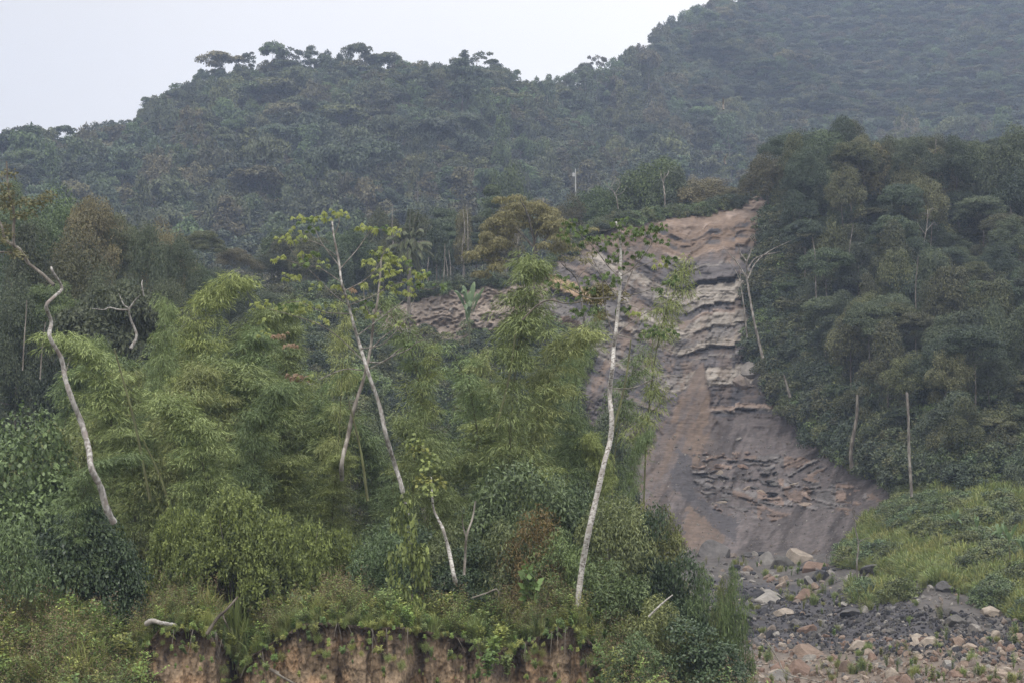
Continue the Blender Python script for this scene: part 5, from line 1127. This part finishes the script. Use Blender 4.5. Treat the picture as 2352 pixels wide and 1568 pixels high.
gn_scatter('undergrowth', WD + GR, np.stack([X(u, d), d, z - .05], 1), np.stack([hr.normal(size=n) * .12, hr.normal(size=n) * .12, hr.uniform(0, 6.28, n)], 1), np.stack([s, s, s * hr.uniform(.7, 1.1, n)], 1), pk, 'weeds, ferns and grass covering the bank top', 'undergrowth')
# left slope face and right end (vegetated bank face)
n = 2600; u = np.concatenate([hr.uniform(-300, 320, n // 2), hr.uniform(1385, 1800, n // 2)]); t = hr.uniform(0, 1, n)
ed_ = edged(u); ztop = Pa(u, np.interp(u, EU, EV), ed_)[:, 2]; z = -11 + (ztop + 11) * t; sf = sstep(300, 200, u) + sstep(1390, 1450, u); y = ed_ - (1 - t) * 2.4 - sf * (1 - t) * 4
s = hr.uniform(.8, 1.5, n)
gn_scatter('bank_creepers', WD + GR, np.stack([X(u, y), y, z], 1), np.stack([.5 + hr.normal(size=n) * .2, hr.normal(size=n) * .2, hr.uniform(-1, 1, n)], 1), np.stack([s, s, s], 1), hr.choice([0, 1, 2, 3, 4, 6], n), 'weeds hanging over the sloping ends of the bank', 'undergrowth')
# plants rooted on the bare face, rim fringe
n = 460; u = hr.uniform(300, 1400, n); t = 1 - hr.uniform(0, 1, n) ** 2.5 * .5; ed_ = edged(u); ztop = Pa(u, np.interp(u, EU, EV), ed_)[:, 2]; z = -11.5 + (ztop + 11.5) * t; y = ed_ - (1 - t) * 2.4 - .1
s = hr.uniform(.2, .55, n)
gn_scatter('rim_fringe', WD + GR, np.stack([X(u, y), y, z], 1), np.stack([.8 + hr.normal(size=n) * .3, 0 * u, hr.uniform(-.6, .6, n)], 1), np.stack([s, s, s], 1), hr.choice([0, 2, 4, 4, 7], n), 'small plants along the rim and face of the bank', 'undergrowth')
for i, (u_, v_, s_) in enumerate([(1135, 1505, 1.2), (1120, 1535, 1.1), (1150, 1470, 1.0), (1165, 1530, .9)]):
    d_ = float(edged(u_)) - 1.2 - (v_ - 1470) / 40.; thing(BL, P(u_, v_ + 18, d_), (s_, s_, s_), i, ['large-leaved climber hanging on the bare bank face, top piece', 'middle piece of the large-leaved climber on the bank face', 'rim piece of the large-leaved climber', 'right lower piece of the large-leaved climber on the bank face'][i], 'plant', name='climber')
# roots
def rootobj(path, d, r, lab, mat='bark'):
    e, o = snag(path, d, r, lab, mat=mat, name='root', taper=.4); return e
for k in range(26):
    u = hr.uniform(390, 1390); v = float(np.interp(u, EU, EV)) + 2; d = float(edged(u)) - .35; ln = hr.uniform(25, 80); q = hr.normal() * 12
    rootobj([(u, v), (u + q * .4, v + ln * .4), (u + q, v + ln)], d - .2, .013, 'thin root dangling from the rim over the bare bank face') ['group'] = 'roots dangling from the bank rim'
lg = snag([(335, 1432), (352, 1424), (372, 1428), (398, 1436)], 59.6, .085, 'pale weathered log lying on the rim of the bank', mat='whitebark', name='log', taper=.7)
snag([(475, 1455), (500, 1418), (520, 1400), (545, 1370)], 59.5, .06, 'dark crooked dead branch leaning on the bank rim', mat='twig', name='dead_branch', limbs=[[(510, 1408), (520, 1425), (528, 1450)]])
snag([(640, 1545), (620, 1535), (660, 1560), (700, 1580)], 57.5, .05, 'dead root branch at the bottom of the gully', mat='bark', name='dead_branch')
snag([(1085, 1372), (1120, 1360), (1140, 1352), (1148, 1368)], 61, .03, 'thin arched twig in the weeds at the foot of the seeding shrub', mat='bark', name='dead_branch')
snag([(1490, 1415), (1520, 1385), (1545, 1365)], 61, .035, 'pale bent twig over the creepers at the right end of the bank', mat='whitebark', name='dead_branch')

# ------------------------------------------------------------------ rocks
def rock(seed, flat=.75, cut=14):
    r = np.random.default_rng(seed); bm = bmesh.new()
    bmesh.ops.create_icosphere(bm, subdivisions=4, radius=1)
    ax = nrm(r.normal(size=(cut, 3))); off = r.uniform(.52, .85, cut)
    for v in bm.verts:
        p = np.array(v.co)
        for a, o in zip(ax, off):
            q = p @ a
            if q > o: p = p - a * (q - o)
        p = p * (1 + .035 * mn.noise(Vector(p * 3 + seed)) + .02 * mn.noise(Vector(p * 9 + seed)))
        v.co = p * [1, .8, flat]
    me = bpy.data.meshes.new('boulder'); bm.to_mesh(me); bm.free(); return me
def rkind(seed, mat, flat=.75):
    me = rock(seed, flat); me.materials.append(M[mat]); return Kind('boulder', [('boulder', me)], 1, 2)
RK = {'p': [rkind(s, 'stonep', .7) for s in range(3)], 'd': [rkind(s, 'stoned', .6) for s in range(10, 13)], 'w': [rkind(s, 'stonew', .75) for s in range(20, 23)]}
RKN = {'p': 'pale grey', 'd': 'dark grey', 'w': 'reddish tan'}
LMB = [(1640, 1275, 'the big pale boulder'), (1760, 1292, 'the pale blocky boulder'), (1832, 1288, 'the upright reddish block'), (1880, 1328, 'the dark angular slab'), (1668, 1348, 'the pale leaning slab'), (1765, 1375, 'the long pale slab'), (1850, 1372, 'the reddish cube-like boulder'), (2010, 1312, 'the boulder below the grass'), (2195, 1432, 'the smooth dark boulder'), (2240, 1448, 'the rounded pale boulder'), (1850, 1505, 'the tan flat-topped boulder'), (1965, 1492, 'the second tan boulder'), (1946, 1540, 'the upright tan rock'), (1785, 1560, 'the whitish round boulder'), (2200, 1555, 'the bottom right tan rock'), (1960, 1410, 'the black wedge rock'), (2115, 1470, 'the flat reddish slab')]
def boulder(c, u, v, wdp, hdp, lab, grp=None, rot=None, k=None):
    d = float(Mdepth(u, v)); px = d * T / 1176; k = random.randrange(3) if k is None else k
    o = bpy.data.objects.new('boulder', RK[c][k].parts[0][1]); C.objects.link(o); q = P(u, v, d)
    o.location = (q[0], d - wdp * px * .14, q[2]); o.scale = (wdp * px / 1.5, wdp * px / 1.6, hdp * px / 1.1)
    o.rotation_euler = (random.uniform(-.3, .3), random.uniform(-.25, .25), random.uniform(0, 6.28) if rot is None else rot)
    if RK[c][k].src is None: RK[c][k].src = [o]
    return tag(o, lab, 'boulder', grp)
BB = [('p', 1640, 1275, 62, 48, 'big pale grey boulder partly hidden by the leafy branch at the head of the rubble'), ('p', 1760, 1292, 46, 44, 'pale blocky boulder left of the reddish block'), ('d', 1795, 1300, 44, 40, 'dark grey boulder between the pale block and the reddish block'),
 ('w', 1832, 1288, 44, 42, 'upright reddish block, tallest at the head of the rubble'), ('w', 1872, 1305, 62, 26, 'long reddish slab right of the upright reddish block'), ('d', 1880, 1328, 44, 32, 'dark angular slab under the long reddish slab'),
 ('p', 1668, 1348, 46, 44, 'pale leaning slab behind the leafy shrub, left side of the rubble'), ('p', 1765, 1375, 78, 34, 'long pale grey slab in the middle of the rubble'), ('d', 1735, 1375, 50, 36, 'near-black boulder left of the long pale slab'), ('w', 1850, 1372, 40, 30, 'reddish cube-like boulder right of the long pale slab'),
 ('d', 2010, 1312, 54, 26, 'dark boulder at the lower edge of the grassy slope'), ('d', 2170, 1352, 44, 32, 'square grey boulder embedded in the grassy slope'), ('d', 2195, 1432, 48, 34, 'smooth dark grey boulder at the right, below the grass'), ('p', 2240, 1448, 32, 24, 'rounded pale boulder right of the smooth dark one'), ('w', 2278, 1412, 50, 26, 'brown slab on the slope at far right'),
 ('w', 1850, 1505, 60, 34, 'tan flat-topped boulder in the lower rubble'), ('w', 1965, 1492, 44, 28, 'tan boulder right of the flat-topped one'), ('w', 1838, 1545, 40, 40, 'orange tan pyramid-shaped rock at the bottom'), ('w', 1946, 1540, 38, 36, 'upright tan rock at the bottom middle of the rubble'), ('p', 1785, 1560, 48, 38, 'whitish round boulder at the bottom edge, beside the bamboo pole'),
 ('p', 2180, 1530, 36, 22, 'low pale rock in the lower right rubble'), ('w', 2200, 1555, 40, 26, 'tan rock at the bottom right'), ('w', 1855, 1450, 34, 26, 'reddish rock on the black coal rubble'), ('w', 2115, 1470, 44, 14, 'flat reddish slab on the black rubble'), ('d', 1710, 1418, 60, 26, 'dark flat slab in the black rubble'), ('d', 1960, 1410, 50, 24, 'black wedge shaped rock in the coal rubble'), ('w', 1800, 1410, 44, 20, 'dull red slab in the coal rubble'),
 ('w', 1990, 1218, 18, 10, 'small orange rock at the foot of the ledges'), ('d', 1680, 1330, 40, 28, 'dark boulder left of centre at the head of the rubble')]
for b in BB: boulder(b[0], b[1], b[2], b[3] * 1.2, b[4] * 1.2, *b[5:])
rr_ = random.Random(3)
for q in range(100):
    u = rr_.gauss(1790, 95); v = rr_.gauss(1345, 32)
    if u < 1610 or v < 1275 or v > 1420: continue
    wd = 9 + 17 * rr_.random() ** 1.5; c = rr_.choice('pppdwd')
    boulder(c, u, v, wd, wd * rr_.uniform(.55, .9), near_label(RKN[c], 'block', u, v, LMB), 'blocks of the rock pile')
cnt = 0
while cnt < 125:
    u = rr_.uniform(1600, 2400); v = rr_.uniform(1270, 1568)
    if v < 1268 + max(0, (u - 1900)) * .30 or (u > 1950 and v < 1400 and rr_.random() < .8): continue
    inc = 1340 + (u - 1640) * .12 < v < 1500
    c = rr_.choice('dddddpw') if inc else rr_.choice('ppwd' if v < 1400 else 'wwpp')
    wd = 6 + 20 * rr_.random() ** 2.2 if v < 1500 else 5 + 17 * rr_.random() ** 2.2
    boulder(c, u, v, wd, wd * rr_.uniform(.45, .8), near_label(RKN[c], 'angular rock' if inc else 'rock', u, v, LMB), 'rocks of the rubble field'); cnt += 1
# gravel
for nm, ch, rg, n, lab in [('rubble_stones', 'p', (1600, 2420, 1265, 1580), 900, 'small pale stones strewn over the valley floor'), ('coal_rubble', 'd', (1600, 2420, 1330, 1520), 5200, 'small black stones of the coal rubble'), ('tan_stones', 'w', (1640, 2420, 1460, 1600), 1300, 'small tan stones of the lower valley floor'), ('scree', 'p', (1430, 2080, 960, 1290), 1500, 'loose grey stones on the scree')]:
    u = hr.uniform(rg[0], rg[1], n); v = hr.uniform(rg[2], rg[3], n)
    ok = inpoly(u, v, BARE) & (v > 1000); 
    if ch == 'd' and nm == 'coal_rubble': ok &= (v > 1335 + (u - 1640) * .12) & (v < 1500 + (u - 1900) * .06)
    u, v = u[ok], v[ok]; d = Mdepth(u, v); m = len(u); s = np.exp(hr.normal(-1.95, .55, m)); s = np.clip(s, .08, .8) * {'scree': .5, 'coal_rubble': .75}.get(nm, 1)
    p = Pa(u, v, d - .08)
    gn_scatter(nm, RK[ch], p, hr.uniform(0, 6.28, (m, 3)), np.stack([s, s, s * .8], 1), hr.integers(0, 3, m), lab, 'stones')
# broken white outcrop at the cliff's right edge and blocks on ledges
for i, (u, v, a, b, lab) in enumerate([(1722, 850, 60, 42, 'cracked whitish rock face protruding at the right edge of the cliff'), (1745, 878, 44, 40, 'grey fractured rock under the whitish outcrop'), (1705, 880, 40, 34, 'whitish broken block left part of the outcrop')]): boulder('p', u, v, a, b, lab)
for i in range(14):
    u = rr_.uniform(900, 1120); v = float(np.interp(u, VTU, VTV)) + rr_.uniform(20, 90); boulder('p', u, v, rr_.uniform(5, 13), rr_.uniform(5, 10), 'broken pale rock on the tan scarp', 'broken rocks on the left scarp')
for i in range(16):
    u = rr_.uniform(1600, 1900); v = rr_.uniform(1050, 1195)
    if inpoly(np.array([u]), np.array([v]), [(1580, 1045), (1890, 1060), (1880, 1160), (1760, 1190), (1640, 1165)])[0]: boulder(rr_.choice('dwd'), u, v, rr_.uniform(14, 34), rr_.uniform(5, 12), 'angular slab of the ledges in the middle of the scree', 'slabs of the scree ledges', rot=rr_.uniform(-.5, .5))
# bamboo pole and dead stems in the rubble
snag([(1748, 1478), (1758, 1470), (1785, 1510), (1806, 1545), (1860, 1560), (1960, 1582)], 99, .07, 'broken dry bamboo pole lying on the stony ground', mat='palebark', name='bamboo_pole', taper=.8)
snag([(1968, 1295), (1972, 1250), (1966, 1210), (1962, 1175)], 136, .13, 'grey dead sapling with one side branch on the edge of the grassy slope', name='dead_tree', limbs=[[(1971, 1245), (1985, 1238), (2000, 1234)], [(1963, 1190), (1958, 1172), (1960, 1165)]])
snag([(1900, 1272), (1930, 1278), (1965, 1284)], 148, .06, 'thin dead branch lying across the foot of the scree', mat='twig', name='dead_branch')
# grass of the right slope
n = 12000; u = hr.uniform(1900, 2500, n); v = hr.uniform(1110, 1450, n)
GP = [(2085, 1120), (2352, 1110), (2520, 1100), (2520, 1450), (2352, 1430), (2250, 1370), (2110, 1330), (2000, 1310), (1935, 1300), (1950, 1240), (1990, 1190), (2080, 1165)]
ok = inpoly(u, v, GP) | (inpoly(u, v, [(1940, 1350), (2020, 1340), (2100, 1360), (2080, 1385), (1960, 1385)]) & (hr.uniform(0, 1, n) < .5)) | (inpoly(u, v, [(1850, 950), (1900, 1000), (2080, 1110), (2060, 1130), (1960, 1060)]))
pat = fbm(u / 45, v / 28, 140, 3); u, v, pat = u[ok], v[ok], pat[ok]; m = len(u); d = Mdepth(u, v); s = hr.uniform(.6, 1.25, m)
k_ = np.where(pat < .33, hr.choice([3, 4], m), hr.integers(0, 3, m))
gn_scatter('slope_grass', GF + [SHR[0], WD[0]], Pa(u, v, d) - [0, 0, .3], np.stack([hr.normal(size=m) * .1, hr.normal(size=m) * .1, hr.uniform(0, 6.28, m)], 1), np.stack([s, s, s * .9], 1) * np.where(k_ == 3, .75, 1)[:, None], k_, 'tall light green grass covering the lower right slope', 'grass')
n = 700; u = hr.uniform(1600, 2400, n); v = hr.uniform(1290, 1568, n); ok = fbm(u / 60, v / 22, 141, 3) > .56; u, v = u[ok], v[ok]; m = len(u); s = hr.uniform(.4, .9, m)
gn_scatter('valley_weeds', WD + GR, Pa(u, v, Mdepth(u, v) - .3), np.stack([0 * u, 0 * u, hr.uniform(0, 6.28, m)], 1), np.stack([s, s, s], 1), hr.integers(0, 8, m), 'weeds growing between the stones of the valley floor', 'weeds')
# light grass streak at the scree edge
n = 260; t = hr.uniform(0, 1, n); u = 1862 + t * 50 + hr.normal(size=n) * 12; v = 970 + t * 70 + hr.normal(size=n) * 10; t2 = hr.uniform(0, 1, n); u = np.concatenate([u, 1915 + t2 * 150 + hr.normal(size=n) * 6]); v = np.concatenate([v, 1045 + t2 * 75 + hr.normal(size=n) * 6]); m = len(u); s = hr.uniform(.5, 1.1, m)
gn_scatter('scree_grass', GF, Pa(u, v, Mdepth(u, v) - .2), np.stack([0 * u, 0 * u, hr.uniform(0, 6.28, m)], 1), np.stack([s, s, s], 1), hr.integers(0, 3, m), 'streak of yellow-green grass along the edge of the scree', 'grass')
# shrubs and grass fringe along the landslide crest
n = 260; u = hr.uniform(860, 1780, n); v = np.interp(u, VTU, VTV) + hr.uniform(-2, 6, n); d = Mdepth(u, v) + 1; s = hr.uniform(.4, 1.0, n)
gn_scatter('crest_scrub', SHR[:2], Pa(u, v, d) - [0, 0, .5], np.stack([0 * u, 0 * u, hr.uniform(0, 6.28, n)], 1), np.stack([s, s, s], 1), hr.integers(0, 2, n), 'low scrub along the crest of the landslide', 'scrub')
# left slope ground shrubs
cu, cv = jgrid(-200, 1150, 660, 1300, 26, 22, hr); m_ = ~inpoly(cu, cv, BARE) & (cv > np.interp(cu, VTU, VTV)); cu, cv = cu[m_], cv[m_]; n = len(cu); s = hr.uniform(.8, 1.6, n)
gn_scatter('slope_undergrowth', SHR[:2], Pa(cu, cv, Mdepth(cu, cv)) - [0, 0, .4], np.stack([0 * cu, 0 * cu, hr.uniform(0, 6.28, n)], 1), np.stack([s, s, s], 1), hr.integers(0, 2, n), 'undergrowth of the wood behind the bamboo', 'undergrowth')

n = 420; u = hr.uniform(850, 1330, n); v = hr.uniform(760, 1100, n); ok = hr.uniform(0, 1, n) < sstep(740, 900, v - np.abs(u - 1040) * -.2 + (fbm(u / 30, v / 30, 150) - .5) * 140); u, v = u[ok], v[ok]; m = len(u); s = hr.uniform(.6, 1.4, m)
gn_scatter('scarp_bushes', SHR[:2], Pa(u, v, Mdepth(u, v) - .5) - [0, 0, .4], np.stack([0 * u, 0 * u, hr.uniform(0, 6.28, m)], 1), np.stack([s, s, s], 1), hr.integers(0, 2, m), 'bushes growing over the lower part of the left scarp', 'bushes')
# ------------------------------------------------------------------ haze
HAZE = 0.00031
me = bpy.data.meshes.new('haze'); bm = bmesh.new(); boxm(bm, -1200, 1200, -40, 1900, -45, 460); bm.to_mesh(me); bm.free()
hz, hn = newmat('haze'); pv_ = hn.nodes.new('ShaderNodeVolumePrincipled'); pv_.inputs['Color'].default_value = (.62, .74, 1, 1); pv_.inputs['Density'].default_value = HAZE; pv_.inputs['Anisotropy'].default_value = 0.0
ho = hn.nodes.new('ShaderNodeOutputMaterial'); hn.links.new(pv_.outputs[0], ho.inputs['Volume']); me.materials.append(hz)
tag(link('haze', me), 'pale blue haze over the valley', 'haze', kind='stuff')
